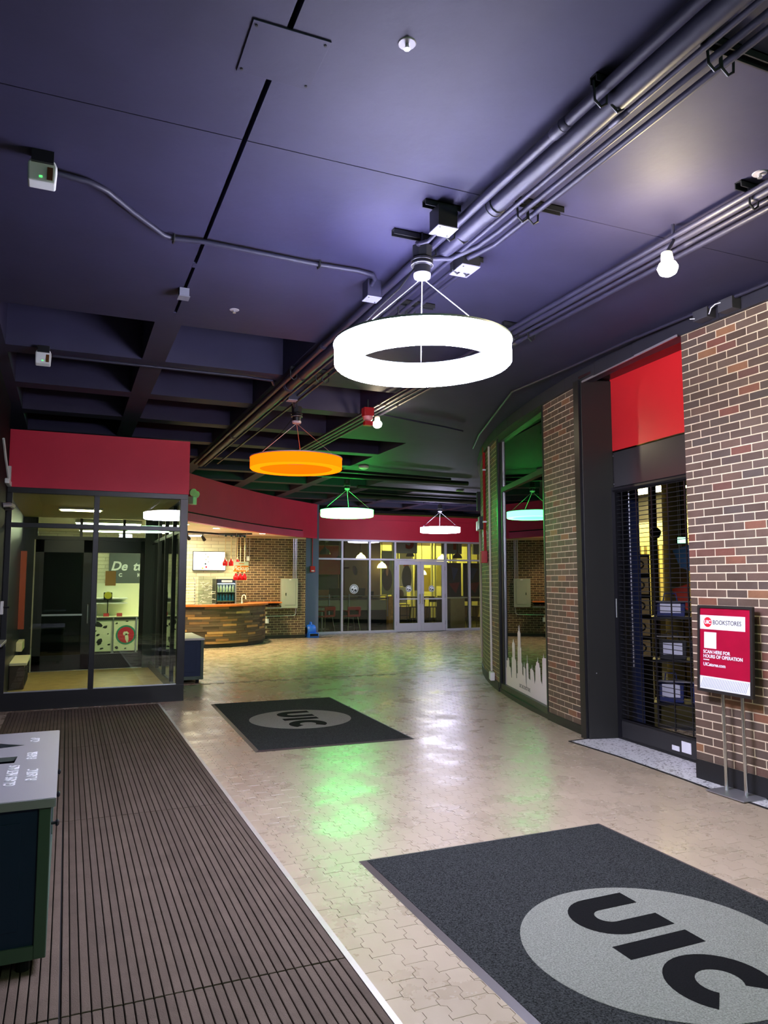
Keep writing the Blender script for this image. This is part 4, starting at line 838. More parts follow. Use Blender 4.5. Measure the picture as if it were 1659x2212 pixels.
for x, y, r, lab in ((10.70, 22.3, 0.2, 'black bar stool nearest the left door'), (11.25, 22.25, -0.2, 'black bar stool behind the left door glass, right one'), (11.95, 22.42, 0.1, 'black bar stool behind the right door glass, left one'), (12.45, 22.42, 0.2, 'black bar stool behind the right door glass, middle one'), (12.95, 22.5, -0.1, 'black bar stool behind the right door glass, right one'), (11.2, 24.5, 3.0, 'black bar stool beside the glazed partition')): stool(x, y, r, lab)
# pale cabinet and navy banners right of the doors
tc_ = empty('wood_cabinet', (11.4, 20.85, 0), 0, 'pale plywood cabinet standing behind the pane right of the doors', 'cabinet'); bx('body', (11.12, 11.62, 20.75, 21.2, 0.006, 0.95), mat('plywood', (186, 162, 112), 0.5, var=0.1, scale=5), tc_, 0.004); bx('side_panel', (10.85, 11.10, 20.8, 21.2, 0.006, 0.93), mat('grey_ply', (112, 104, 88), 0.6), tc_); bx('top', (10.8, 12.6, 20.72, 21.25, 0.955, 0.985), CREAM, tc_)
for x0, x1, lab in ((11.22, 11.78, 'dark navy banner with red and blue pennant shapes behind the narrow right pane'), (11.86, 12.5, 'dark navy banner at the curved brick wall edge')):
    b = empty('navy_banner', (x0, 21.3, 1.0), 0, lab, 'banner', 'navy banners'); bx('cloth', (x0, x1, 21.26, 21.28, 0.99, 2.08), mat('banner_navy', (24, 28, 44), 0.6), b)
    MB().prism([(x0 + .2, 1.95), (x1 - .1, 1.9), ((x0 + x1) / 2, 1.5)], 0, .004, frame((0, 21.259, 0), (1, 0, 0), (0, 0, 1))).build('print', mat('banner_blue', (30, 60, 110), 0.6), b); MB().prism([(x0 + .1, 1.42), (x1 - .05, 1.46), (x1 - .2, 1.1)], 0, .004, frame((0, 21.259, 0), (1, 0, 0), (0, 0, 1))).build('print', mat('banner_red', (120, 24, 40), 0.6), b)
# big letter boxes and lettering high in the restaurant
LB = mat('letter_white', (180, 184, 182), 0.6); LR = mat('letter_red', (190, 60, 46), 0.6)
for x0, x1, ch, lab in ((10.0, 10.75, '5', 'white box sign with a red figure 5 above the left door leaf'), (11.7, 12.45, '1', 'white box sign with a narrow red figure above the right door leaf'), (12.9, 13.6, '0', 'white box sign with red round figure near the brick wall')):
    q = empty('box_sign', ((x0 + x1) / 2, 22.4, 2.45), 0, lab, 'sign', 'box signs'); MB().tube([(x0 + .1, 22.45, 3.1), (x0 + .1, 22.45, 3.5)], .01, 6).tube([(x1 - .1, 22.45, 3.1), (x1 - .1, 22.45, 3.5)], .01, 6).build('hanger', BLACK, q); bx('box', (x0, x1, 22.4, 22.5, 2.42, 3.1), LB, q); text('figure', ch, 0.62, frame(((x0 + x1) / 2 + 0.1, 22.395, 2.78), (1, 0, 0), (0, 0, 1)), LR, q, bold=0.03)
lt = empty('wall_lettering', (7.6, 23.9, 2.7), 0, 'grey letters RDS high in the dark restaurant', 'lettering'); bx('backing', (7.0, 8.6, 23.98, 24.0, 2.72, 3.3), BLACKM, lt); text('letters', 'RDS', 0.42, frame((7.75, 23.97, 2.95), (1, 0, 0), (0, 0, 1)), mat('letter_grey', (150, 150, 144), 0.6), lt, bold=0.01, space=1.25)
# dome pendants
def dome(x, y, z, s, lit, lab):
    d = empty('dome_pendant', (x, y, z), 0, lab, 'pendant lamp', 'dome pendants in the restaurant')
    MB().tube([(x, y, z + s * 1.2), (x, y, 3.5)], 0.012, 6).build('rod', BLACK, d)
    MB().lathe([(s, 0), (s * 0.95, s * 0.35), (s * 0.7, s * 0.8), (s * 0.25, s * 1.1), (s * 0.2, s * 1.3)], (x, y, z), 18).build('dome', mat('dome_steel', (120, 118, 108), 0.3, metal=0.7) if not lit else emit_mat('dome_glow', (255, 240, 150), 2.6), d, smooth=True)
    MB().lathe([(0, 0), (s * 0.5, 0.0), (s * 0.3, s * 0.4)], (x, y, z + 0.02), 12).build('bulb', emit_mat('bulb_glow', (255, 236, 160), 9.0), d)
dome(7.3, 21.8, 2.32, 0.17, False, 'steel dome pendant behind the first transom pane'); dome(8.05, 22.6, 2.16, 0.12, False, 'slim steel pendant at the first mullion'); dome(8.65, 22.2, 2.18, 0.17, True, 'glowing dome pendant behind the second transom pane'); dome(10.1, 23.9, 1.95, 0.17, True, 'glowing dome pendant behind the third pane')
dome(11.05, 23.6, 2.35, 0.15, False, 'steel dome pendant above the left door'); dome(11.6, 23.8, 1.72, 0.17, True, 'glowing dome pendant seen through the left door glass'); dome(12.1, 23.2, 2.17, 0.2, True, 'glowing pale pendant above the centre of the doors'); dome(12.75, 24.0, 1.72, 0.17, True, 'glowing dome pendant seen through the right door glass'); dome(12.0, 21.9, 2.25, 0.16, False, 'black cone pendant above the right door')
fan_ = empty('wall_fan', (8.62, 23.9, 1.8), 0, 'dark wall fan hanging beside the dark red post', 'fan'); MB().tube([(8.62, 24.1, 1.95), (8.8, 23.7, 1.95)], 0.03, 8).build('arm', MATS['post_maroon'], fan_); MB().lathe([(0, 0), (.16, .01), (.16, .05), (0, .06)], (8.95, 23.6, 1.85), 18, Matrix.Rotation(PI / 2.3, 3, 'Y')).build('cage', BLACK, fan_)
rl = empty('restaurant_light_panel', (12.6, 25.7, 3.3), 0, 'yellowish light panel over the room behind the glazed partition', 'ceiling light'); bx('diffuser', (11.0, 14.6, 25.5, 26.1, 3.30, 3.32), emit_mat('rest_glow', (255, 240, 150), 15.0), rl); bx('housing', (10.95, 14.65, 25.45, 26.15, 3.32, 3.498), WHITE, rl)

# ================================================================== BOOKSTORE INTERIOR
struct(bx('wall_store_back', (9.2, 9.35, 0.2, 12.4, 0, 3.6), mat('store_dark', (60, 58, 58), 0.7)))
struct(bx('wall_store_near', (4.86, 9.2, 0.2, 0.35, 0, 3.6), MATS['store_dark']))
cs = [arc(arct(y), -.36) for y in (6.0, 7, 8, 9, 10, 11)]
struct(MB().prism([(5.02, .35), (5.02, 5.8)] + [(p.x, p.y) for p in cs] + [(9.2, 12.0), (9.2, .35)], 3.05, 3.10).build('ceiling_store', mat('store_ceiling', (92, 82, 78), 0.7)))
cs2 = [arc(arct(y), -.36) for y in (6.2, 7, 8, 9, 10, 11)]
struct(MB().prism([(5.95, .35), (5.95, 5.6)] + [(max(p.x, 5.62), p.y) for p in cs2] + [(9.2, 12.0), (9.2, .35)], 0.0, 0.006).build('floor_store', mat('store_carpet', (46, 46, 50), 0.9, var=0.15, scale=40)))
# lit far part of the store
ls = empty('store_light_panel', (8.6, 9.4, 2.9), 0, 'yellowish light panel deep inside the bookstore', 'ceiling light'); bx('housing', (8.3, 8.9, 8.5, 10.3, 2.96, 3.048), WHITE, ls); bx('diffuser', (8.35, 8.85, 8.55, 10.25, 2.95, 2.96), emit_mat('store_glow', (255, 238, 160), 18.0), ls)
sw = tag(bx('slat_display_wall', (9.08, 9.18, 8.0, 10.6, 0.9, 2.5), mat('slatwall', (226, 212, 140), 0.6)), 'pale yellow lit display wall deep inside the bookstore', 'wall panel')
for k in range(18): bx('slat', (9.05, 9.08, 8.05 + k * 0.14, 8.09 + k * 0.14, 0.9, 2.1), mat('slat_dark', (110, 98, 60), 0.6), sw)
tag(MB().lathe([(0.16, 0), (0.16, 3.04)], (7.6, 7.72, 0.006), 20).build('round_column', mat('column_olive', (130, 122, 92), 0.6), smooth=True), 'round olive column inside the bookstore', 'column')
tag(MB().lathe([(0.05, 0), (0.05, 3.04)], (6.9, 7.38, 0.006), 14).build('slim_column', mat('column_dark', (84, 80, 74), 0.6), smooth=True), 'slim dark column inside the bookstore', 'column')
tag(bx('maroon_wall_panel', (5.75, 5.80, 6.45, 6.75, 1.62, 3.04), mat('deep_maroon', (92, 14, 24), 0.6)), 'deep maroon panel behind the top left of the grille', 'panel')
tag(bx('navy_pillar', (5.20, 5.30, 5.86, 6.10, 0.004, 3.04), mat('pillar_navy', (26, 36, 70), 0.6)), 'tall navy pillar just behind the left side of the grille', 'pillar')
LK = Vector((0.70, -0.72, 0)); LU = (0, 0, 1)                  # right-hand direction for things turned to the entrance
for x, y, z, c, lab in ((7.0, 7.02, 1.80, (70, 130, 190), 'blue pennant hanging near the round column, left one'), (7.22, 6.98, 1.86, (70, 130, 190), 'blue pennant hanging near the round column, right one'), (6.9, 6.95, 1.32, (236, 70, 50), 'orange red pennant below the blue ones, left one'), (7.12, 6.88, 1.38, (236, 70, 50), 'orange red pennant below the blue ones, right one')):
    q = empty('pennant', (x, y, z - .2), 0, lab, 'pennant', 'pennants in the bookstore'); MF2 = frame((x, y, z), LK, LU)
    MB().prism([(-.10, .08), (.10, .15), (.09, -.18), (-.02, -.13)], 0, 0.006, MF2).build('cloth', mat('pen_%d' % c[0], c, 0.6), q); MB().tube([(x, y, z + .1), (x, y, 3.05)], .003, 5).build('string', PAPERW, q)
for x, y, lab in ((6.95, 6.95, 'small glowing green sign inside the bookstore, left one'), (7.05, 6.60, 'small glowing green sign inside the bookstore, right one')):
    g = empty('green_sign', (x, y, 1.95), 0, lab, 'sign', 'green signs'); MF2 = frame((x, y, 2.0), LK, LU)
    MB().prism([(-.06, -.045), (.06, -.045), (.06, .045), (-.06, .045)], -.04, 0, MF2).build('case', BLACK, g); MB().prism([(-.05, -.035), (.05, -.035), (.05, .035), (-.05, .035)], 0, .004, MF2).build('face', emit_mat('green_face', (150, 255, 190), 2.0), g); MB().tube([(x, y, 2.04), (x, y, 3.05)], .008, 6).build('stem', BLACK, g)
cam_ = empty('dome_camera', (6.2, 6.6, 2.0), 0, 'black dome security camera on a stem inside the bookstore', 'camera'); MB().tube([(6.2, 6.6, 2.1), (6.2, 6.6, 3.05)], .012, 6).build('stem', BLACK, cam_); MB().lathe([(0, -.07), (.045, -.055), (.066, 0), (.06, .03), (.03, .06)], (6.2, 6.6, 2.05), 16).build('dome', BLACK, cam_, smooth=True)
lp = empty('logo_poster_strip', (5.55, 6.17, 0.0), 0, 'cream strip of square prints with round marks behind the grille', 'poster')
MF2 = frame((5.52, 6.12, 0), LK, LU)
MB().prism([(-.10, .004), (.10, .004), (.10, 1.78), (-.10, 1.78)], -.03, 0, MF2).build('backing', BLACKM, lp)
for k in range(5):
    z = 0.72 + k * 0.215; MB().prism([(-.075, z), (.085, z), (.085, z + .17), (-.075, z + .17)], 0, .004, MF2).build('print_card', mat('card_cream', (206, 190, 150), 0.6), lp)
    MB().prism([(.005 + .045 * math.cos(a * PI / 8), z + .09 + .045 * math.sin(a * PI / 8)) for a in range(16)], .004, .006, MF2).build('mark', INK, lp); MB().prism([(.005 + .028 * math.cos(a * PI / 8), z + .09 + .028 * math.sin(a * PI / 8)) for a in range(16)], .006, .007, MF2).build('mark', mat('card_cream', (206, 190, 150), 0.6), lp)
def rack(x, y, rz, lab):
    r = empty('display_rack', (x, y, 0.006), rz, lab, 'rack', 'display racks in the bookstore')
    for sx, sy in ((-.3, -.18), (.3, -.18), (-.3, .18), (.3, .18)): MB().tube([(sx, sy, 0), (sx, sy, 1.3)], .012, 6).build('post', BLACK, r, local=True)
    for z in (0.22, 0.66, 1.10): MB().box(-.34, .34, -.20, .20, z, z + .02).build('shelf', BLACK, r, local=True)
    for z in (0.46, 0.92, 1.28): MB().tube([(-.3, -.18, z), (.3, -.18, z)], .008, 6).build('hanging_rail', STEEL, r, local=True)
    return r
RZ = math.atan2(LK.y, LK.x)
R1 = rack(6.02, 6.0, RZ, 'black display rack close behind the grille'); R2 = rack(6.75, 6.15, RZ, 'black display rack right behind the nearest one'); R3 = rack(7.4, 7.0, RZ, 'black display rack deepest behind the grille')
NV = mat('tote_navy', (30, 44, 100), 0.7); TW = mat('tote_white', (214, 216, 230), 0.7); TB = mat('tote_black', (26, 26, 30), 0.7); TT = mat('tote_teal', (60, 100, 112), 0.7); TG = mat('garment_grey', (96, 96, 92), 0.8)
def tote(R, u, z, w, h, m, lab, card=True):
    M0 = WM[R]; p = M0 @ Vector((u, -.10, z)); t = empty('tote_bag', p, RZ, lab, 'bag', 'bags on the bookstore racks')
    MB().add([(-w / 2, -.05, 0), (w / 2, -.05, 0), (w / 2, .05, 0), (-w / 2, .05, 0), (-w / 2 * 1.06, -.03, h), (w / 2 * 1.06, -.03, h), (w / 2 * 1.06, .03, h), (-w / 2 * 1.06, .03, h)], [(0, 3, 2, 1), (4, 5, 6, 7), (0, 1, 5, 4), (1, 2, 6, 5), (2, 3, 7, 6), (3, 0, 4, 7)]).build('body', m, t, local=True, bevel=.01)
    MB().tube([(-w * .25, -.03, h), (-w * .2, -.03, h + .08), (w * .2, -.03, h + .08), (w * .25, -.03, h)], .007, 6).build('strap', m, t, local=True)
    if card: MB().box(-w * .36, w * .36, -.054, -.050, h * .25, h * .85).build('print_card', TW, t, local=True)
tote(R1, -.17, .242, .24, .22, NV, 'navy bag with white card low behind the grille, left one'); tote(R1, .14, .242, .24, .22, NV, 'navy bag with white card low behind the grille, right one')
tote(R1, -.14, .682, .26, .20, TB, 'black bag with white card at the middle of the grille, left one'); tote(R1, .16, .682, .24, .20, TB, 'black bag with white card at the middle of the grille, right one')
tote(R1, -.15, 1.122, .28, .16, NV, 'navy bag with white card on the top shelf behind the grille'); tote(R1, .18, 1.122, .18, .14, TT, 'teal pouch on the top shelf behind the grille', False)
for k in range(7):
    p = WM[R2] @ Vector((-.27 + k * .09, -.17, .30)); g = empty('hanging_garment', p, RZ, ['first', 'second', 'third', 'fourth', 'fifth', 'sixth', 'seventh'][k] + ' garment from the left on the second rack rail', 'garment', 'garments on the second rack')
    MB().box(-.03, .03, -.05, .05, .36, .60).build('body', [NV, TB, TG][k % 3], g, local=True, bevel=.01); MB().tube([(0, 0, .60), (0, 0, .635)], .004, 5).build('hook', STEEL, g, local=True)
p = WM[R2] @ Vector((.15, 0, .70)); tag(MB().obox(p, (LK, (LK.y, -LK.x, 0), (0, 0, 1)), (.10, .06, .04)).build('red_box', REDF), 'small red box on the second rack behind the grille', 'box')
tag(bx('cash_desk', (7.9, 8.9, 5.6, 6.6, 0.006, 1.0), mat('wood_oak', (150, 112, 64), 0.5, var=0.15), bevel=.01), 'wooden cash desk deep in the bookstore', 'desk')

# ================================================================== ROLLING GRILLE
gr = empty('rolling_grille', (4.87, 5.0, 0), 0, 'black rolling security grille closed across the bookstore entrance', 'grille')
gp0 = Vector((4.925, 5.79, 0)); gp1 = Vector((4.825, 4.44, 0)); gd = (gp1 - gp0); gl = gd.length; gd.normalize()
def gpt(s, z): p = gp0 + gd * s; return (p.x, p.y, z)
MB().seg((4.935, 5.80), (4.930, 5.74), 0.06, 0, 2.415).build('side_track', BLACK, gr)
MB().seg(gpt(0.05, 0)[:2], gpt(gl, 0)[:2], 0.035, 0.012, 0.20).build('bottom_bar', mat('bar_black', (44, 44, 46), 0.5), gr, bevel=0.004)
MB().seg(gpt(0.05, 0)[:2], gpt(gl, 0)[:2], 0.05, 0.185, 0.20).build('bottom_lip', BLACK, gr); MB().seg(gpt(0.05, 0)[:2], gpt(gl, 0)[:2], 0.05, 0.006, 0.022).build('bottom_seal', RUBBER, gr)
nr = 52; RODM = mat('rod_grey', (52, 53, 58), 0.4, metal=0.4)
rs = None
for k in range(nr):
    z = 0.238 + k * (2.36 - 0.238) / (nr - 1)
    if rs is None: rs = MB().tube([gpt(0.04, 0), gpt(gl, 0)], 0.0035, 6).build('rod', RODM, gr); o = rs
    else: o = rs.copy(); link(o)
    o.location = (0, 0, z); o.parent = gr
for k in range(6):
    s = 0.13 + k * 0.215
    MB().obox(Vector(gpt(s, 1.29)), (gd, (-gd.y, gd.x, 0), (0, 0, 1)), (0.0055, 0.004, 1.08)).build('vertical_link', BLACK, gr)
MB().tube([gpt(0.02, 2.39), gpt(gl, 2.39)], 0.03, 10).build('roller', BLACK, gr)
lb1 = MB().obox(Vector(gpt(0.92, 0.105)) + Vector((-0.02, 0, 0)), (gd, (-gd.y, gd.x, 0), (0, 0, 1)), (0.055, 0.003, 0.045)).build('sticker', PAPERW, gr); lb1['label'] = 'white sticker on the bottom bar'
MB().obox(Vector(gpt(0.79, 0.075)) + Vector((-0.02, 0, 0)), (gd, (-gd.y, gd.x, 0), (0, 0, 1)), (0.045, 0.003, 0.02)).build('sticker', PAPERW, gr)
MB().obox((4.895, 5.755, 1.24), ((0.06, 0.04, 0), (0, 0, 1), (-1, 0.1, 0)), (0.013, 0.09, 0.002)).build('label_strip', PAPERW, gr)
ch = empty('pull_chain', (4.97, 5.55, 0.4), 0, 'thin steel hand chain hanging behind the left of the grille', 'chain')
for k in range(48): MB().lathe([(0, -.016), (.007, -.01), (.007, .01), (0, .016)], (4.948, 5.60, 2.40 - k * 0.036), 6).build('link', STEEL, ch)

# ================================================================== POSTER STAND
sg2 = empty('sign_stand', (4.385, 3.99, 0.004), 0, 'red bookstore sign on a chrome pedestal stand against the brick wall', 'sign')
tilt = math.radians(3.0)
MB().box(4.262, 4.478, 3.80, 4.13, 0.0045, 0.014).build('base_plate', STEEL, sg2, bevel=0.004)
for y in (4.065, 3.898): MB().tube([(4.40, y, 0.014), (4.402, y, 0.70)], 0.0135, 12).build('post', CHROME, sg2, smooth=True)
MS = Matrix.Translation((4.385, 4.033, 0.685)) @ frame((0, 0, 0), (0, -1, 0), (math.sin(tilt), 0, math.cos(tilt)))
SW, SH = 0.49, 0.635
def srect(x0, x1, y0, y1, z0, z1, name, m): return MB().prism([(x0, y0), (x1, y0), (x1, y1), (x0, y1)], z0, z1, MS).build(name, m, sg2)
srect(-SW / 2, SW / 2, 0, SH, -0.012, 0, 'back_board', BLACK)
FRD = mat('frame_dark', (70, 66, 64), 0.3, metal=0.6)
for r_ in ((-SW / 2, SW / 2, SH - .02, SH), (-SW / 2, SW / 2, 0, .022), (-SW / 2, -SW / 2 + .02, .02, SH - .02), (SW / 2 - .02, SW / 2, .02, SH - .02)): srect(*r_, 0, 0.012, 'frame_bar', FRD)
IW0, IW1, IH0, IH1 = -SW / 2 + .02, SW / 2 - .02, .022, SH - .02; iw_, ih_ = IW1 - IW0, IH1 - IH0
def uv(u, v): return IW0 + u * iw_, IH0 + v * ih_
srect(IW0, IW1, IH0, IH1, 0.0, 0.003, 'poster', MAROON)
x0, y0 = uv(0.0, 0.735); x1, y1 = uv(0.90, 0.91); srect(x0, x1, y0, y1, 0.003, 0.004, 'name_band', PAPERW)
cx, cy = uv(0.16, 0.823); rr = ih_ * 0.062
MB().prism([(cx + rr * 1.0 * math.cos(a * PI / 16), cy + rr * math.sin(a * PI / 16)) for a in range(32)], 0.004, 0.005, MS).build('logo_disc', mat('logo_red', (215, 20, 44), 0.5), sg2)
def st_(body, size, u, v, m, bold=0.0, al='LEFT', sx=1.0, z=0.0055): x, y = uv(u, v); return text('lettering', body, size, MS @ Matrix.Translation((x, y, z)), m, sg2, ext=0.0004, bold=bold, align=al, sx=sx)
st_('UIC', 0.036, 0.16, 0.822, PAPERW, 0.0016, 'CENTER'); st_('BOOKSTORES', 0.046, 0.265, 0.822, INK, 0.0, 'LEFT', 0.88)
st_('SCAN HERE FOR', 0.034, 0.07, 0.455, PAPERW, 0.0009, 'LEFT', 0.97); st_('HOURS OF OPERATION', 0.034, 0.07, 0.40, PAPERW, 0.0009, 'LEFT', 0.97)
x0, y0 = uv(0.07, 0.352); x1, y1 = uv(0.19, 0.364); srect(x0, x1, y0, y1, 0.003, 0.005, 'rule', PAPERW)
st_('UICstores.com', 0.034, 0.07, 0.30, PAPERW, 0.0009, 'LEFT', 0.97)
x0, y0 = uv(0.0, 0.0); x1, y1 = uv(1.0, 0.155); srect(x0, x1, y0, y1, 0.003, 0.004, 'hatched_band', PAPERW)
HT = mat('hatch_blue', (150, 160, 184), 0.6); hb_ = MB()
for k in range(33):
    a = -0.02 + k * 0.0315; p = [uv(a, .015), uv(a + .010, .015), uv(a + .075, .14), uv(a + .065, .14)]
    if p[2][0] < IW1 and p[0][0] > IW0: hb_.prism(p, 0.004, 0.0046, MS)
hb_.build('hatching', HT, sg2)
x0, y0 = uv(0.085, 0.50); x1, y1 = uv(0.335, 0.70); srect(x0, x1, y0, y1, 0.003, 0.004, 'blank_square', PAPERW)

# ================================================================== FLOOR MATS
gm = empty('grooved_entrance_mat', (0.26, 5.2, 0), 0, 'long brown grooved entrance mat set into the floor on the left', 'entrance mat')
MX0, MX1 = -0.565, 1.075; NS = 47; sw_ = (MX1 - MX0) / NS
MB().box(MX0, MX1, -0.4, 9.61, -0.006, -0.004).build('bed', SLOT, gm)
rowsY = [(7.405, 9.60), (5.18, 7.40), (2.92, 5.172), (0.68, 2.912)]
cache = {}
for (ya, yb) in rowsY:
    for k in range(NS):
        xa = MX0 + k * sw_ + 0.0022; xb = MX0 + (k + 1) * sw_ - 0.0022
        if k == 17: xa += 0.005
        key = (ya, k == 17)
        if key not in cache:
            o = MB().add([(0, 0, -.005), (xb - xa, 0, -.005), (xb - xa, yb - ya, -.005), (0, yb - ya, -.005), (0, 0, .004), (xb - xa, 0, .004), (xb - xa, yb - ya, .004), (0, yb - ya, .004), (.002, .001, .006), (xb - xa - .002, .001, .006), (xb - xa - .002, yb - ya - .001, .006), (.002, yb - ya - .001, .006)],
                         [(0, 1, 5, 4), (1, 2, 6, 5), (2, 3, 7, 6), (3, 0, 4, 7), (4, 5, 9, 8), (5, 6, 10, 9), (6, 7, 11, 10), (7, 4, 8, 11), (8, 9, 10, 11)]).build('slat', SLAT, gm, local=True); cache[key] = o
        else: o = cache[key].copy(); link(o)
        o.parent = gm; o.location = WM[gm].inverted() @ Vector((xa, ya, random.uniform(-.0008, .0008)))
MB().box(1.076, 1.102, 0.6, 9.60, -0.0055, 0.0055).build('edge_strip', mat('edge_alu', (200, 196, 190), 0.4, metal=0.5), gm)

def arcpts(cx, cy, r, a, b, n): return [(cx + r * math.cos(a + (b - a) * i / n), cy + r * math.sin(a + (b - a) * i / n)) for i in range(n + 1)]
def logo_mat(name, loc, rz, W_, L_, lab, cyo, sc):
    """local x to the right, y away; letters: up = +x, reading towards -y"""
    m = empty(name, loc, rz, lab, 'mat', 'logo mats')
    hw, hl = W_ / 2, L_ / 2; e = 0.035
    MB().add([(-hw, -hl, 0), (hw, -hl, 0), (hw, hl, 0), (-hw, hl, 0), (-hw + e, -hl + e, .009), (hw - e, -hl + e, .009), (hw - e, hl - e, .009), (-hw + e, hl - e, .009)],
             [(0, 1, 5, 4), (1, 2, 6, 5), (2, 3, 7, 6), (3, 0, 4, 7), (4, 5, 6, 7), (3, 2, 1, 0)]).build('rubber_border', mat('mat_rubber', (66, 58, 60), 0.5, spec=0.5), m, local=True)
    MB().box(-hw + e, hw - e, -hl + e, hl - e, .006, .011).build('carpet', CARPET, m, local=True)
    R = 0.56 * sc
    MB().prism([(R * math.cos(a * PI / 40), cyo + R * math.sin(a * PI / 40)) for a in range(80)], .010, .0122).build('logo_disc', CARPETG, m, local=True)
    T = lambda P: [(py * sc - 0.0, cyo - (px) * sc) for px, py in P]       # letter space (px right, py up) -> mat space
    h0, h1, t = -0.195, 0.195, 0.115
    def letter(P): MB().prism(T(P), .0118, .0134).build('letter', CARPETB, m, local=True)
    # U
    ux0, ux1 = -0.46, -0.11; ri = (ux1 - ux0) / 2; cxu = (ux0 + ux1) / 2; cyu = h0 + ri
    outer = [(ux0, h1)] + arcpts(cxu, cyu, ri, PI, 2 * PI, 18) + [(ux1, h1)]
    inner = [(ux1 - t, h1)] + arcpts(cxu, cyu, ri - t, 2 * PI, PI, 14) + [(ux0 + t, h1)]
    letter(outer + inner)
    letter([(-0.05, h0), (0.062, h0), (0.062, h1), (-0.05, h1)])
    cxc, rc = 0.315, 0.202; a_, b_ = math.radians(48), math.radians(312)
    letter(arcpts(cxc, 0, rc, a_, b_, 26) + arcpts(cxc, 0, rc - t, b_, a_, 22))
logo_mat('logo_mat', (2.385, 7.915, 0), math.radians(-1.85), 1.53, 2.72, 'charcoal UIC logo mat lying farther away in the middle of the hall', 0.0, 0.98)
logo_mat('logo_mat', (2.295, 2.505, 0), 0.0, 1.60, 2.71, 'charcoal UIC logo mat in the right foreground', 0.0, 1.0)

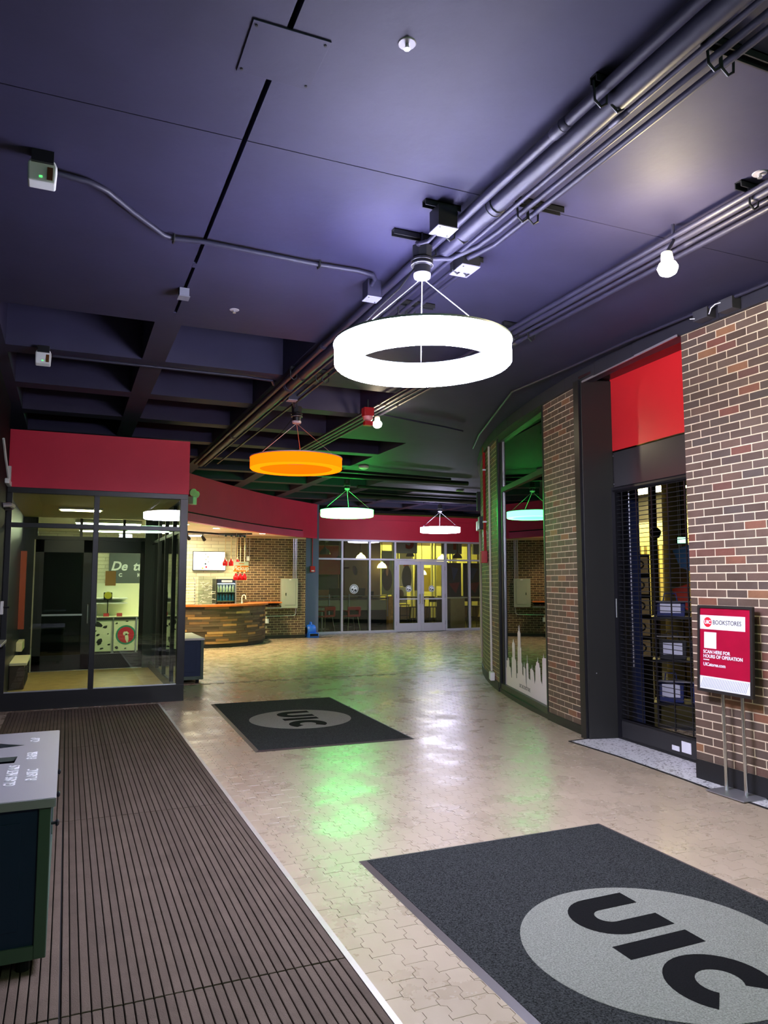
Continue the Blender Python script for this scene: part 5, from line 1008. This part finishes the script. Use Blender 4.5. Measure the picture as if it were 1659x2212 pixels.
# ================================================================== RECYCLING BINS
def rbin(loc, L_, W_, H_, lab, detail):
    """right side at local x=0, near face at local y=0"""
    b = empty('recycling_bin', loc, 0, lab, 'recycling bin', 'recycling bins')
    t = 0.045
    for x0 in (-W_, -t):
        for y0 in (0, L_ - t): MB().box(x0, x0 + t, y0, y0 + t, 0.05, H_ - .03).build('corner_post', GREENP, b, local=True, bevel=.004)
    for y0 in (0, L_ - .03): MB().box(-W_ + t, -t, y0, y0 + .03, 0.05, 0.10).build('bottom_rail', GREENP, b, local=True)
    MB().box(-.03, 0, t, L_ - t, 0.05, 0.10).build('bottom_rail', GREENP, b, local=True)
    MB().box(-W_ + t, -t, .012, .03, .10, H_ - .03).build('end_panel', NAVY, b, local=True); MB().box(-W_ + t, -t, L_ - .03, L_ - .012, .10, H_ - .03).build('end_panel', NAVY, b, local=True)
    MB().box(-W_ + t + .06, -t - .06, .007, .013, .16, H_ - .09).build('raised_panel', NAVY, b, local=True, bevel=.002)
    MB().box(-W_ + .01, -W_ + .03, t, L_ - t, .10, H_ - .03).build('back_panel', NAVY, b, local=True); MB().box(-W_ + .03, -.03, .03, L_ - .03, .05, .07).build('floor_panel', BLACKM, b, local=True)
    n = 3; dl = (L_ - 2 * t) / n
    for k in range(n):
        d = MB().box(-.026, -.008, t + k * dl + .004, t + (k + 1) * dl - .004, .105, H_ - .04).build('door', NAVY, b, local=True, bevel=.003)
        MB().tube([(-.008, t + k * dl + .06, H_ - .13), (.018, t + k * dl + .06, H_ - .13)], [.006, .006], 8).lathe([(.0, 0), (.012, 0), (.014, .008), (.008, .014), (0, .014)], (.016, t + k * dl + .06, H_ - .13), 12, Matrix.Rotation(PI / 2, 3, 'Y')).build('knob', BLACK, d, local=True)
    for x0 in (-W_ + .05, -.08):
        for y0 in (.05, L_ - .08): MB().lathe([(.025, 0), (.025, .05)], (x0, y0, 0), 10).build('foot', BLACKM, b, local=True)
    # lid with openings: built from strips around the holes
    z0, z1 = H_ - .03, H_; xs = (-W_ - .01, .012); ys_ = (-.012, L_ + .012)
    LIDM = mat('lid_steel', (176, 176, 184), 0.42, metal=0.6, bump=0.03, bscale=200)
    if not detail:
        MB().box(xs[0], xs[1], ys_[0], ys_[1], z0, z1).build('lid', mat('lid_pale', (206, 204, 200), 0.5), b, local=True, bevel=.004); return b
    lid = MB()
    # holes: round (glass/plastic), slot (paper), leaf shaped (top)
    def leafy(x): return 0.0
    k1 = [(-.30 + .085 * math.cos(a * PI / 12), .36 + .105 * math.sin(a * PI / 12)) for a in range(24)]
    slot_ = [(-.44, .665), (-.172, .665), (-.165, .80), (-.44, .80)]
    leaf_ = [(-.46, 1.03), (-.33, 1.02), (-.22, 1.035), (-.147, 1.06), (-.22, 1.11), (-.30, 1.18), (-.40, 1.27), (-.46, 1.28)]
    holes = [k1, slot_, leaf_]
    import bmesh
    bm = bmesh.new()
    def loop(P):
        vs = [bm.verts.new((x, y, z1)) for x, y in P]; return [bm.edges.new((vs[i], vs[(i + 1) % len(vs)])) for i in range(len(vs))]
    ed = loop([(xs[0], ys_[0]), (xs[1], ys_[0]), (xs[1], ys_[1]), (xs[0], ys_[1])])
    for H2 in holes: ed += loop(H2)
    bmesh.ops.triangle_fill(bm, use_beauty=True, use_dissolve=False, edges=ed)
    g = bmesh.ops.extrude_face_region(bm, geom=bm.faces[:])
    for v in [q for q in g['geom'] if isinstance(q, bmesh.types.BMVert)]: v.co.z -= 0.02
    bmesh.ops.recalc_face_normals(bm, faces=bm.faces[:])
    me = bpy.data.meshes.new('lid'); bm.to_mesh(me); bm.free(); me.materials.append(LIDM); o = bpy.data.objects.new('lid', me); link(o); o.parent = b; WM[o] = WM[b].copy()
    MB().box(xs[1] - .001, xs[1] + .004, ys_[0], ys_[1], z0 - .005, z1 - .002).box(xs[0], xs[1], ys_[0] - .004, ys_[0] + .001, z0 - .005, z1 - .002).build('lid_rim', LIDM, o, local=True)
    MB().box(-W_ + .035, -.035, .035, L_ - .035, H_ - .30, H_ - .28).build('liner', BLACKM, b, local=True)
    EMB = mat('embossed', (236, 236, 240), 0.35, metal=0.3)
    def lt_(body, x, y, s): text('embossed_lettering', body, s, WM[b] @ frame((x, y, z1 + .0006), (0, 1, 0), (-1, 0, 0)), EMB, b, ext=.0012, align='CENTER', sx=0.86)
    lt_('GLASS METALS', -.165, .42, .066); lt_('PLASTIC', -.085, .40, .066); lt_('PAPER', -.10, .79, .066); lt_('CUP', -.10, 1.18, .066)
    return b
rbin((-0.024, 3.265, 0.0075), 1.40, 0.56, 0.65, 'navy and green recycling bin with steel lid in the left foreground', True)
rbin((1.905, 11.30, 0.0), 1.25, 0.42, 0.655, 'navy recycling bin with pale lid beyond the vestibule corner', False)

# ================================================================== RING LAMPS
def ring_lamp(x, y, col, strength, lab, tilt=(0, 0), z=2.835, drop_top=3.44, capcol=(150, 165, 160), can=None):
    r = empty('ring_pendant', (x, y, z - .07), 0, lab, 'pendant lamp', 'glowing ring pendants')
    T = Matrix.Rotation(tilt[0], 3, 'X') @ Matrix.Rotation(tilt[1], 3, 'Y')
    Ro, Ri, h = 0.525, 0.412, 0.063
    b_ = .010
    MB().lathe([(Ro - .006, h), (Ro, h), (Ro, -h + b_), (Ro - .006, -h + b_)], (x, y, z), 72, T, closed=True).build('outer_diffuser', emit_mat('ring_side_%d_%d_%d' % col, col, strength), r, smooth=True)
    MB().lathe([(Ri + .006, h), (Ri, h), (Ri, -h + b_), (Ri + .006, -h + b_)], (x, y, z), 72, T, closed=True).build('inner_diffuser', emit_mat('ring_inner_%d_%d_%d' % col, col, strength * .7), r, smooth=True)
    MB().lathe([(Ri, -h + b_), (Ri + .010, -h), (Ro - .010, -h), (Ro, -h + b_)], (x, y, z), 72, T, closed=True).build('bottom_diffuser', emit_mat('ring_bottom_%d_%d_%d' % col, col, strength * 1.45), r, smooth=True)
    MB().lathe([(Ri + .012, h + .001), (Ro + .006, h + .001), (Ro + .006, h + .012), (Ro - .03, h + .018), (Ri + .02, h + .018)], (x, y, z), 72, T, closed=True).build('top_cap', mat('cap_%d' % capcol[0], capcol, 0.4), r, smooth=True)
    cx, cy = can or (x, y); zt = drop_top
    MB().lathe([(0.0, -.125), (.048, -.125), (.052, -.115), (.052, -.10)], (cx, cy, zt), 24).build('canopy_plate', mat('canopy_white', (190, 190, 205), 0.4), r, smooth=True)
    MB().lathe([(.05, -.10), (.052, -.055), (.066, -.05), (.066, -.035), (.055, -.03), (.066, -.022), (.066, -.01), (.05, .0)], (cx, cy, zt), 24).build('canopy', BLACK, r, smooth=True)
    MB().lathe([(.06, 0), (.062, .07), (.0, .075)], (cx, cy, zt), 8).build('junction_box', STRUT, r)
    MB().lathe([(.067, -.05), (.067, -.046)], (cx, cy, zt), 24).build('canopy_band', mat('canopy_white', (190, 190, 205), 0.4), r)
    MB().tube([(cx, cy, zt + .07), (cx, cy, ZC)], .009, 6).build('hanger_rod', STRUT, r)
    for a in (math.radians(160), math.radians(-25), math.radians(65)):
        e = Vector((x, y, z)) + T @ Vector((0.46 * math.cos(a), 0.46 * math.sin(a), h + .02))
        MB().tube([(cx, cy, zt - .125), e], .0032, 5).build('suspension_cable', STEEL, r)
    e = Vector((x, y, z)) + T @ Vector((0.45 * math.cos(2.9), 0.45 * math.sin(2.9), h + .02)); s = Vector((cx, cy, zt - .04)); mid = s.lerp(e, 0.5) + Vector((-.03, -.02, -.03))
    MB().tube([s + Vector((-.03, 0, 0)), s.lerp(mid, .5) + Vector((-.02, 0, -.03)), mid, mid.lerp(e, .6), e], .005, 5).build('power_cord', BLACKM, r)
    return r
LAV = (226, 225, 255)
ring_lamp(1.90, 3.875, LAV, RING_WHITE, 'large white glowing ring pendant nearest the camera', tilt=(0.01, -0.02))
ring_lamp(2.377, 8.16, (255, 84, 2), RING_ORANGE, 'orange glowing ring pendant hanging behind the big white one', capcol=(176, 170, 180))
ring_lamp(5.07, 13.78, (70, 255, 110), RING_GREEN, 'green glowing ring pendant in front of the red soffit', capcol=(150, 165, 161))
ring_lamp(9.0, 17.35, (225, 222, 255), RING_FAR, 'small white ring pendant farthest away in front of the storefront', capcol=(150, 165, 162))
ring_lamp(1.9, -0.6, (200, 255, 205), RING_NEAR, 'pale green ring pendant behind the photographer', capcol=(150, 165, 163))

# ================================================================== CEILING SERVICES
def run(name, pts, r, lab, cat='pipe', m=PIPE, grp=None, n=10):
    o = MB().tube(pts, r, n).build(name, m, smooth=True); tag(o, lab, cat, grp); return o
ZP = 3.525
def long_pipe(name, x, z, r, y0, y1, lab, couplings=(), grp=None):
    p = empty(name, (x, y0, z), 0, lab, 'pipe', grp); MB().tube([(x, y0, z), (x, y1, z)], r, 12).build('run', PIPE, p, smooth=True)
    for y in couplings:
        MB().lathe([(r * 1.0, -.06), (r * 1.14, -.055), (r * 1.14, -.02), (r * 1.22, -.018), (r * 1.22, .018), (r * 1.14, .02), (r * 1.14, .055), (r, .06)], (x, y, z), 14, Matrix.Rotation(PI / 2, 3, 'X')).build('coupling', PIPE, p, smooth=True)
    return p
long_pipe('ceiling_pipe', 1.975, 3.535, .026, -2.5, 13.0, 'medium painted pipe on the left of the main ceiling run', (2.6, 6.0))
long_pipe('ceiling_pipe', 2.062, 3.525, .048, -2.5, 13.0, 'thickest painted pipe in the main ceiling run', (3.33, 7.4, 10.2))
long_pipe('ceiling_pipe', 2.135, 3.50, .013, -2.5, 13.0, 'thin painted conduit tight beside the thickest ceiling pipe', (2.4, 5.0, 7.9, 10.5))
run('ceiling_conduit', [(2.235, -2.5, ZP), (2.235, 3.55, ZP), (2.20, 3.72, ZP - .02), (2.10, 3.88, ZP - .05), (1.95, 3.92, ZP - .06)], .016, 'painted conduit bending into the junction box of the big white ring lamp', 'conduit')
run('ceiling_conduit', [(2.305, -2.5, ZP), (2.305, 3.70, ZP), (2.27, 3.86, ZP), (2.25, 3.93, ZP)], .016, 'rightmost painted conduit of the main run ending at a white box', 'conduit')
run('ceiling_conduit', [(2.25, 4.12, ZP), (2.25, 7.9, ZP), (2.30, 8.05, ZP), (2.34, 8.12, ZP - .03)], .014, 'painted conduit from the box behind the white ring to the orange ring lamp', 'conduit')
run('ceiling_conduit', [(2.32, 4.12, ZP), (2.32, 7.3, ZP), (2.32, 12.8, ZP)], .014, 'painted conduit running beside the main pipes towards the far coffers', 'conduit')
for x, r, lab in ((3.22, .017, 'leftmost conduit of the right ceiling run'), (3.29, .022, 'second conduit of the right ceiling run, slightly thicker'), (3.37, .014, 'third conduit of the right ceiling run with a union fitting'), (3.45, .018, 'rightmost conduit of the right ceiling run')):
    long_pipe('ceiling_conduit', x, ZP, r, -2.5, 13.2, lab, (3.25,) if x == 3.37 else (5.2, 7.7), 'right ceiling run')
def jbox(x, y, z0, z1, w, d, lab, light=True):
    b = empty('junction_box', (x, y, z0), 0, lab, 'junction box', 'ceiling junction boxes'); bx('body', (x - w, x + w, y - d, y + d, z0 + .006, z1), STRUT if light else PIPE, b); bx('cover_plate', (x - w - .004, x + w + .004, y - d - .004, y + d + .004, z0, z0 + .006), mat('cover_lavender', (150, 150, 176), 0.4), b)
    for sx in (-1, 1): MB().lathe([(0, -.003), (.006, -.002), (.006, 0)], (x + sx * w * .75, y + sx * d * .75, z0), 8).build('screw', STRUT, b)
jbox(1.86, 3.52, 3.44, 3.565, .058, .055, 'junction box with pale cover just left of the main ceiling pipes'); jbox(2.275, 4.02, 3.48, 3.565, .06, .085, 'flat junction box with pale cover right of the main ceiling pipes'); jbox(1.90, 4.68, 3.47, 3.60, .05, .05, 'junction box where the left conduit meets the main ceiling pipes', False)
jbox(2.20, 7.75, 3.47, 3.60, .05, .05, 'small box on the main ceiling run beside the first coffers', False)
def rail(x0, x1, y, lab, z0=3.565):
    r = empty('strut_rail', ((x0 + x1) / 2, y, z0), 0, lab, 'bracket', 'ceiling strut rails')
    MB().box(x0, x1, y - .022, y - .016, z0, ZC).box(x0, x1, y + .016, y + .022, z0, ZC).box(x0, x1, y - .022, y + .022, ZC - .006, ZC).build('channel', STRUT, r)
    for x in (1.975, 2.062, 2.235, 2.305, 3.29, 3.45):
        if x0 < x < x1: MB().tube([(x - .035, y, z0 + .01), (x - .03, y, 3.49), (x, y, 3.468), (x + .03, y, 3.49), (x + .035, y, z0 + .01)], .006, 6).build('clamp', STRUT, r)
rail(1.74, 1.96, 3.52, 'short black strut rail holding the left junction box'); rail(1.72, 2.02, 3.90, 'black strut rail above the canopy of the big white ring lamp'); rail(2.20, 2.50, 3.30, 'black strut rail clamping the thin conduits before the white ring'); rail(2.19, 2.56, 1.98, 'black strut rail clamping the thin conduits near the top right'); rail(1.94, 2.11, 2.33, 'short black strut rail under the thick pipe nearest the camera'); rail(1.94, 2.11, 3.66, 'short black strut rail under the thick pipe at the ring lamp'); rail(2.2, 2.42, 4.05, 'black strut rail above the flat junction box'); rail(2.2, 2.5, 4.9, 'black strut rail behind the white ring lamp'); rail(1.94, 2.4, 6.9, 'black strut rail across the main run at the first coffers'); rail(3.18, 3.52, 5.0, 'black strut rail across the right ceiling run'); rail(3.18, 3.52, 2.7, 'black strut rail across the right ceiling run near the spotlight')
run('flexible_conduit', [(1.84, 3.57, 3.45), (1.815, 3.62, 3.42), (1.80, 3.70, 3.44), (1.83, 3.80, 3.49), (1.88, 3.86, 3.50)], .011, 'bent conduit from the left junction box to the big ring lamp', 'conduit')
run('sensor_conduit', [(-.16, 3.97, 3.575), (.03, 4.0, 3.575), (.12, 4.06, 3.575), (.26, 4.24, 3.575), (.46, 4.47, 3.575), (.52, 4.49, 3.575), (.70, 4.46, 3.575), (1.45, 4.50, 3.575), (1.72, 4.49, 3.575), (1.83, 4.50, 3.57), (1.87, 4.55, 3.565), (1.88, 4.64, 3.555)], .016, 'painted conduit crossing the ceiling from the white sensor to the main run', 'conduit')
for x, y, k in ((.52, 4.49, 0), (1.45, 4.5, 1)): tag(MB().tube([(x, y - .03, 3.595), (x, y - .02, 3.555), (x, y + .02, 3.555), (x, y + .03, 3.595)], .006, 6).build('conduit_clip', STRUT), ['small clip on the sensor conduit where it bends', 'small clip on the sensor conduit near the ring lamp'][k], 'clip')
run('coffer_conduit', [(-.2, 7.36, 3.575), (.6, 7.36, 3.575), (1.6, 7.36, 3.575), (1.88, 7.38, 3.57), (1.93, 7.5, 3.56)], .014, 'painted conduit along the first coffer rib', 'conduit')
def sensor(x, y, s, lab):
    t = empty('ceiling_sensor', (x, y, 3.45), 0, lab, 'sensor', 'white ceiling sensors')
    bx('mount', (x - .05 * s, x + .05 * s, y - .04, y + .04, 3.54, ZC), BLACK, t)
    MB().prism([(-.062 * s, -.075 * s), (.062 * s, -.075 * s), (.066 * s, .03 * s), (.055 * s, .06 * s), (-.055 * s, .06 * s), (-.066 * s, .03 * s)], -.03, .03, frame((x, y, 3.50), (1, 0, 0), (0, .25, 1))).build('case', WHITE, t, bevel=.008)
    MB().prism([(.022 * s, -.06 * s), (.048 * s, -.06 * s), (.048 * s, .015 * s), (.022 * s, .015 * s)], .030, .033, frame((x, y, 3.50), (1, 0, 0), (0, .25, 1))).build('lens_window', mat('amber_lens', (96, 60, 30), 0.3), t)
    MB().prism([(-.012 * s, -.052 * s), (.002 * s, -.052 * s), (.002 * s, -.042 * s), (-.012 * s, -.042 * s)], .030, .033, frame((x, y, 3.50), (1, 0, 0), (0, .25, 1))).build('indicator', emit_mat('led_green', (90, 255, 120), 0.6), t)
sensor(-.185, 3.86, 1.0, 'white motion sensor at the upper left of the ceiling'); sensor(-.27, 7.18, 1.0, 'white motion sensor on the coffer rib above the vestibule')
def sprinkler(x, y, lab):
    t = empty('sprinkler_head', (x, y, 3.55), 0, lab, 'sprinkler', 'ceiling sprinklers')
    MB().lathe([(.008, -.004), (.034, -.004), (.037, 0)], (x, y, ZC), 18).build('escutcheon', mat('sprinkler_white', (150, 146, 156), 0.5), t); MB().lathe([(.006, -.022), (.009, -.018), (.007, -.004)], (x, y, ZC), 10).build('body', STEEL, t); MB().lathe([(0, -.025), (.013, -.025), (.013, -.023), (0, -.022)], (x, y, ZC), 10).build('deflector', STEEL, t)
sprinkler(1.15, 2.47, 'white sprinkler plate near the top of the ceiling'); sprinkler(3.22, 2.60, 'sprinkler head at the right edge of the ceiling'); sprinkler(1.12, 5.6, 'small sprinkler plate before the first coffers')
sb = empty('slot_box', (.70, 5.36, 3.52), 0, 'small grey box fixed under the black ceiling slot', 'junction box'); bx('body', (.665, .735, 5.30, 5.38, 3.54, ZC), mat('box_grey', (110, 112, 124), 0.4), sb, .003); bx('cover', (.66, .74, 5.295, 5.385, 3.534, 3.54), mat('box_grey', (110, 112, 124), 0.4), sb)
# spotlight beside the right run, lighting the brick and the red panel
def spot(x, y, z, aim, w, lab, arm):
    t = empty('spotlight', (x, y, z), 0, lab, 'spotlight', 'ceiling spotlights')
    d = (Vector(aim) - Vector((x, y, z))).normalized(); Q = d.to_track_quat('Z', 'Y').to_matrix()
    MB().lathe([(.015, -.10), (.03, -.09), (.034, -.05), (.03, -.035)], (x, y, z), 18, Q).build('socket', WHITE, t, smooth=True)
    MB().lathe([(.025, -.04), (.045, -.025), (.056, .0), (.045, .03), (.02, .045), (0, .048)], (x, y, z), 18, Q).build('bulb', emit_mat('spot_bulb_%d' % w, (255, 236, 196), w), t, smooth=True)
    MB().tube([Vector((x, y, z)) - d * .09, arm, (arm[0], arm[1], ZC)], .010, 8).build('arm', PIPE, t)
spot(3.03, 3.06, 3.245, (2.98, 2.9, 1.0), SPOT_W, 'bright warm spotlight under the right ceiling run', (3.22, 3.2, 3.5))
spot(3.33, 8.02, 3.36, (3.2, 7.6, 1.0), SPOT_W * .3, 'smaller bright spotlight beside the red strobe', (3.32, 8.15, 3.5))
sr = empty('ceiling_strobe', (3.14, 7.83, 3.3), 0, 'red fire strobe hanging from the ceiling beside the small spotlight', 'fire alarm'); bx('box', (3.08, 3.20, 7.80, 7.90, 3.40, 3.50), REDF, sr, .006); MB().lathe([(.03, -.06), (.055, -.04), (.06, 0)], (3.14, 7.85, 3.40), 14).build('horn', mat('strobe_pink', (235, 150, 150), 0.4), sr, smooth=True); bx('lens', (3.09, 3.19, 7.80, 7.88, 3.29, 3.34), REDF, sr, .006); MB().tube([(3.14, 7.85, 3.5), (3.14, 7.85, ZC)], .01, 6).build('stem', STRUT, sr)
# conduit and boxes along the black fascia
run('fascia_conduit', [(4.40, -0.5, 3.56), (4.40, 3.6, 3.56), (4.37, 4.9, 3.56), (4.40, 5.75, 3.56), (4.40, 6.75, 3.56), (4.52, 7.05, 3.56), (5.28, 8.95, 3.56), (5.75, 9.95, 3.56)], .014, 'thin black conduit along the fascia above the brick wall', 'conduit')
fb = empty('fascia_boxes', (4.40, 3.9, 3.45), 0, 'pair of small black boxes with white wires on the fascia above the brick', 'junction box')
bx('box', (4.36, 4.45, 4.03, 4.17, 3.485, 3.565), mat('box_black', (58, 58, 66), 0.5), fb, .004); bx('box', (4.36, 4.45, 3.80, 3.93, 3.475, 3.565), mat('box_black', (58, 58, 66), 0.5), fb, .004); MB().tube([(4.37, 4.02, 3.50), (4.35, 3.98, 3.53), (4.36, 3.95, 3.55), (4.36, 3.90, 3.545)], .004, 5).build('wire', PAPERW, fb); MB().tube([(4.355, 4.19, 3.515), (4.35, 4.14, 3.50)], .004, 5).build('wire', PAPERW, fb)
# services in the far part of the hall
for k, (pts, r, lab) in enumerate((([(3.5, 12.5, 3.5), (6.9, 12.85, 3.5)], .03, 'dark pipe crossing the hall in front of the green ring lamp'), ([(3.9, 13.3, 3.52), (7.6, 13.4, 3.52)], .05, 'thick dark pipe crossing the hall behind the green ring canopy'), ([(5.6, 14.6, 3.50), (9.0, 14.9, 3.50)], .035, 'dark pipe crossing above the far white ring'), ([(6.0, 16.2, 3.5), (10.3, 16.4, 3.5)], .06, 'thick dark duct crossing near the storefront'), ([(6.0, 15.5, 3.5), (6.4, 15.55, 3.5), (9.2, 15.7, 3.5)], .02, 'thin conduit under the far coffers before the thick duct'), ([(3.4, 8.3, 3.56), (4.6, 8.7, 3.56), (4.95, 8.85, 3.56)], .012, 'thin conduit crossing the lit slab towards the curved wall'))):
    run('far_pipe', pts, r, lab, 'pipe', STRUT if k not in (5,) else PIPE)
for x, y, lab in ((8.3, 15.0, 'white smoke detector under the far slab'), (4.9, 12.45, 'pale disc detector beside the green ring canopy')):
    t = empty('smoke_detector', (x, y, 3.5), 0, lab, 'detector', 'smoke detectors'); MB().lathe([(.05, -.07), (.09, -.05), (.095, -.02), (.07, 0)], (x, y, ZC), 18).build('case', WHITE, t, smooth=True); MB().lathe([(0, -.075), (.03, -.075), (.05, -.069)], (x, y, ZC), 12).build('grille', PAPERW, t)
# services on the curved brick wall
def on_arc(y, dr): p = arc(arct(y), dr); return p
def wall_tube(name, y, z0, z1, r, m, lab, cat, extra=None):
    p = on_arc(y, .022); o = MB().tube([(p.x, p.y, z0), (p.x, p.y, z1)] + ([extra] if extra else []), r, 8).build(name, m, smooth=True); tag(o, lab, cat); return o
fa2 = empty('fire_alarm_box', on_arc(9.72, .05) + Vector((0, 0, 1.75)), 0, 'red fire alarm box with red conduit on the curved brick wall', 'fire alarm')
p = on_arc(9.72, .055); tdir = Vector((math.sin(arct(9.72)), math.cos(arct(9.72)), 0)); ndir = Vector((-tdir.y, tdir.x, 0))
MB().obox(p + Vector((0, 0, 1.86)), (tdir, ndir, (0, 0, 1)), (.10, .045, .09)).build('box', REDF, fa2, bevel=.006)
p2 = on_arc(9.72, .03); MB().tube([(p2.x, p2.y, 1.95), (p2.x, p2.y, 2.1), (p2.x + .03, p2.y + .06, 2.3), (p2.x + .03, p2.y + .06, 3.55)], .022, 8).build('conduit', REDF, fa2, smooth=True)
for z in (2.4, 3.2): MB().obox(p2 + Vector((.03, .06, z)), (tdir, ndir, (0, 0, 1)), (.035, .026, .012)).build('clip', ALU, fa2)
wall_tube('white_conduit', 9.30, .22, 3.50, .016, mat('conduit_white', (222, 220, 212), 0.4), 'white conduit on the curved wall beside the window frame', 'conduit')
wb = empty('white_outlet', on_arc(9.22, .03) + Vector((0, 0, .12)), 0, 'white outlet box at the foot of the white conduit', 'outlet'); MB().obox(on_arc(9.20, .035) + Vector((0, 0, .16)), (tdir, ndir, (0, 0, 1)), (.09, .03, .055)).build('box', WHITE, wb, bevel=.004); MB().obox(on_arc(9.20, .066) + Vector((0, 0, .16)), (tdir, ndir, (0, 0, 1)), (.075, .002, .045)).build('cover', PAPERW, wb)
wall_tube('raceway', 10.75, .25, 2.35, .022, mat('raceway_cream', (206, 198, 176), 0.5), 'cream raceway at the far edge of the curved wall', 'raceway')
tag(MB().obox(on_arc(10.8, .04) + Vector((0, 0, 2.42)), (tdir, ndir, (0, 0, 1)), (.10, .04, .08)).build('raceway_box', WHITE, bevel=.006), 'white box on top of the cream raceway', 'junction box')
tag(MB().obox(on_arc(10.2, .04) + Vector((0, 0, 2.42)), (tdir, ndir, (0, 0, 1)), (.09, .04, .10)).build('wall_speaker', BLACK, bevel=.006), 'small black box on the curved wall left of the red conduit', 'speaker')
tag(MB().obox(on_arc(10.9, .04) + Vector((0, 0, 2.85)), (tdir, ndir, (0, 0, 1)), (.06, .03, .16)).build('wall_device', BLACK, bevel=.006), 'slim black device high on the curved wall', 'device')

# ================================================================== sub-parts: pieces carried by a part hang under that part
SUB = {'sign_stand': ({'lettering', 'logo_disc', 'name_band', 'rule', 'hatched_band', 'hatching', 'blank_square'}, 'poster'), 'pickup_sign': ({'lettering', 'top_strip', 'small_print'}, 'board'), 'chalkboard': ({'lettering'}, 'panel'),
       'electrical_cabinet': ({'latch'}, 'door'), 'ring_pendant': ({'canopy_plate', 'canopy_band'}, 'canopy'), 'menu_screen': ({'menu_picture'}, 'display'), 'drinks_fridge': ({'header_print'}, 'header'), 'freezer_cabinet': ({'cow_spot', 'emblem'}, 'body'),
       'logo_mat': ({'letter'}, 'logo_disc'), 'ceiling_sensor': ({'lens_window', 'indicator'}, 'case'), 'navy_banner': ({'print'}, 'cloth'), 'photo_poster': ({'print'}, 'sheet'), 'menu_poster': ({'print'}, 'sheet'), 'box_sign': ({'figure'}, 'box'),
       'tote_bag': ({'print_card', 'strap'}, 'body'), 'rolling_grille': ({'sticker'}, 'bottom_bar'), 'recycling_bin': ({'embossed_lettering'}, 'lid'), 'window_1': ({'lettering'}, 'skyline_film'), 'red_pendant': ({'cap'}, 'shade'), 'junction_box': ({'screw'}, 'cover_plate'), 'outlet_box': ({'cover'}, 'box')}
base = lambda o: o.name.split('.')[0]
kids = {}
for o in bpy.data.objects:
    if o.parent: kids.setdefault(o.parent, []).append(o)
for root, ch in kids.items():
    if root.parent is None and base(root) in SUB:
        names, host = SUB[base(root)]; h = [c for c in ch if base(c) == host]
        if h:
            for c in ch:
                if base(c) in names: c.parent = h[0]
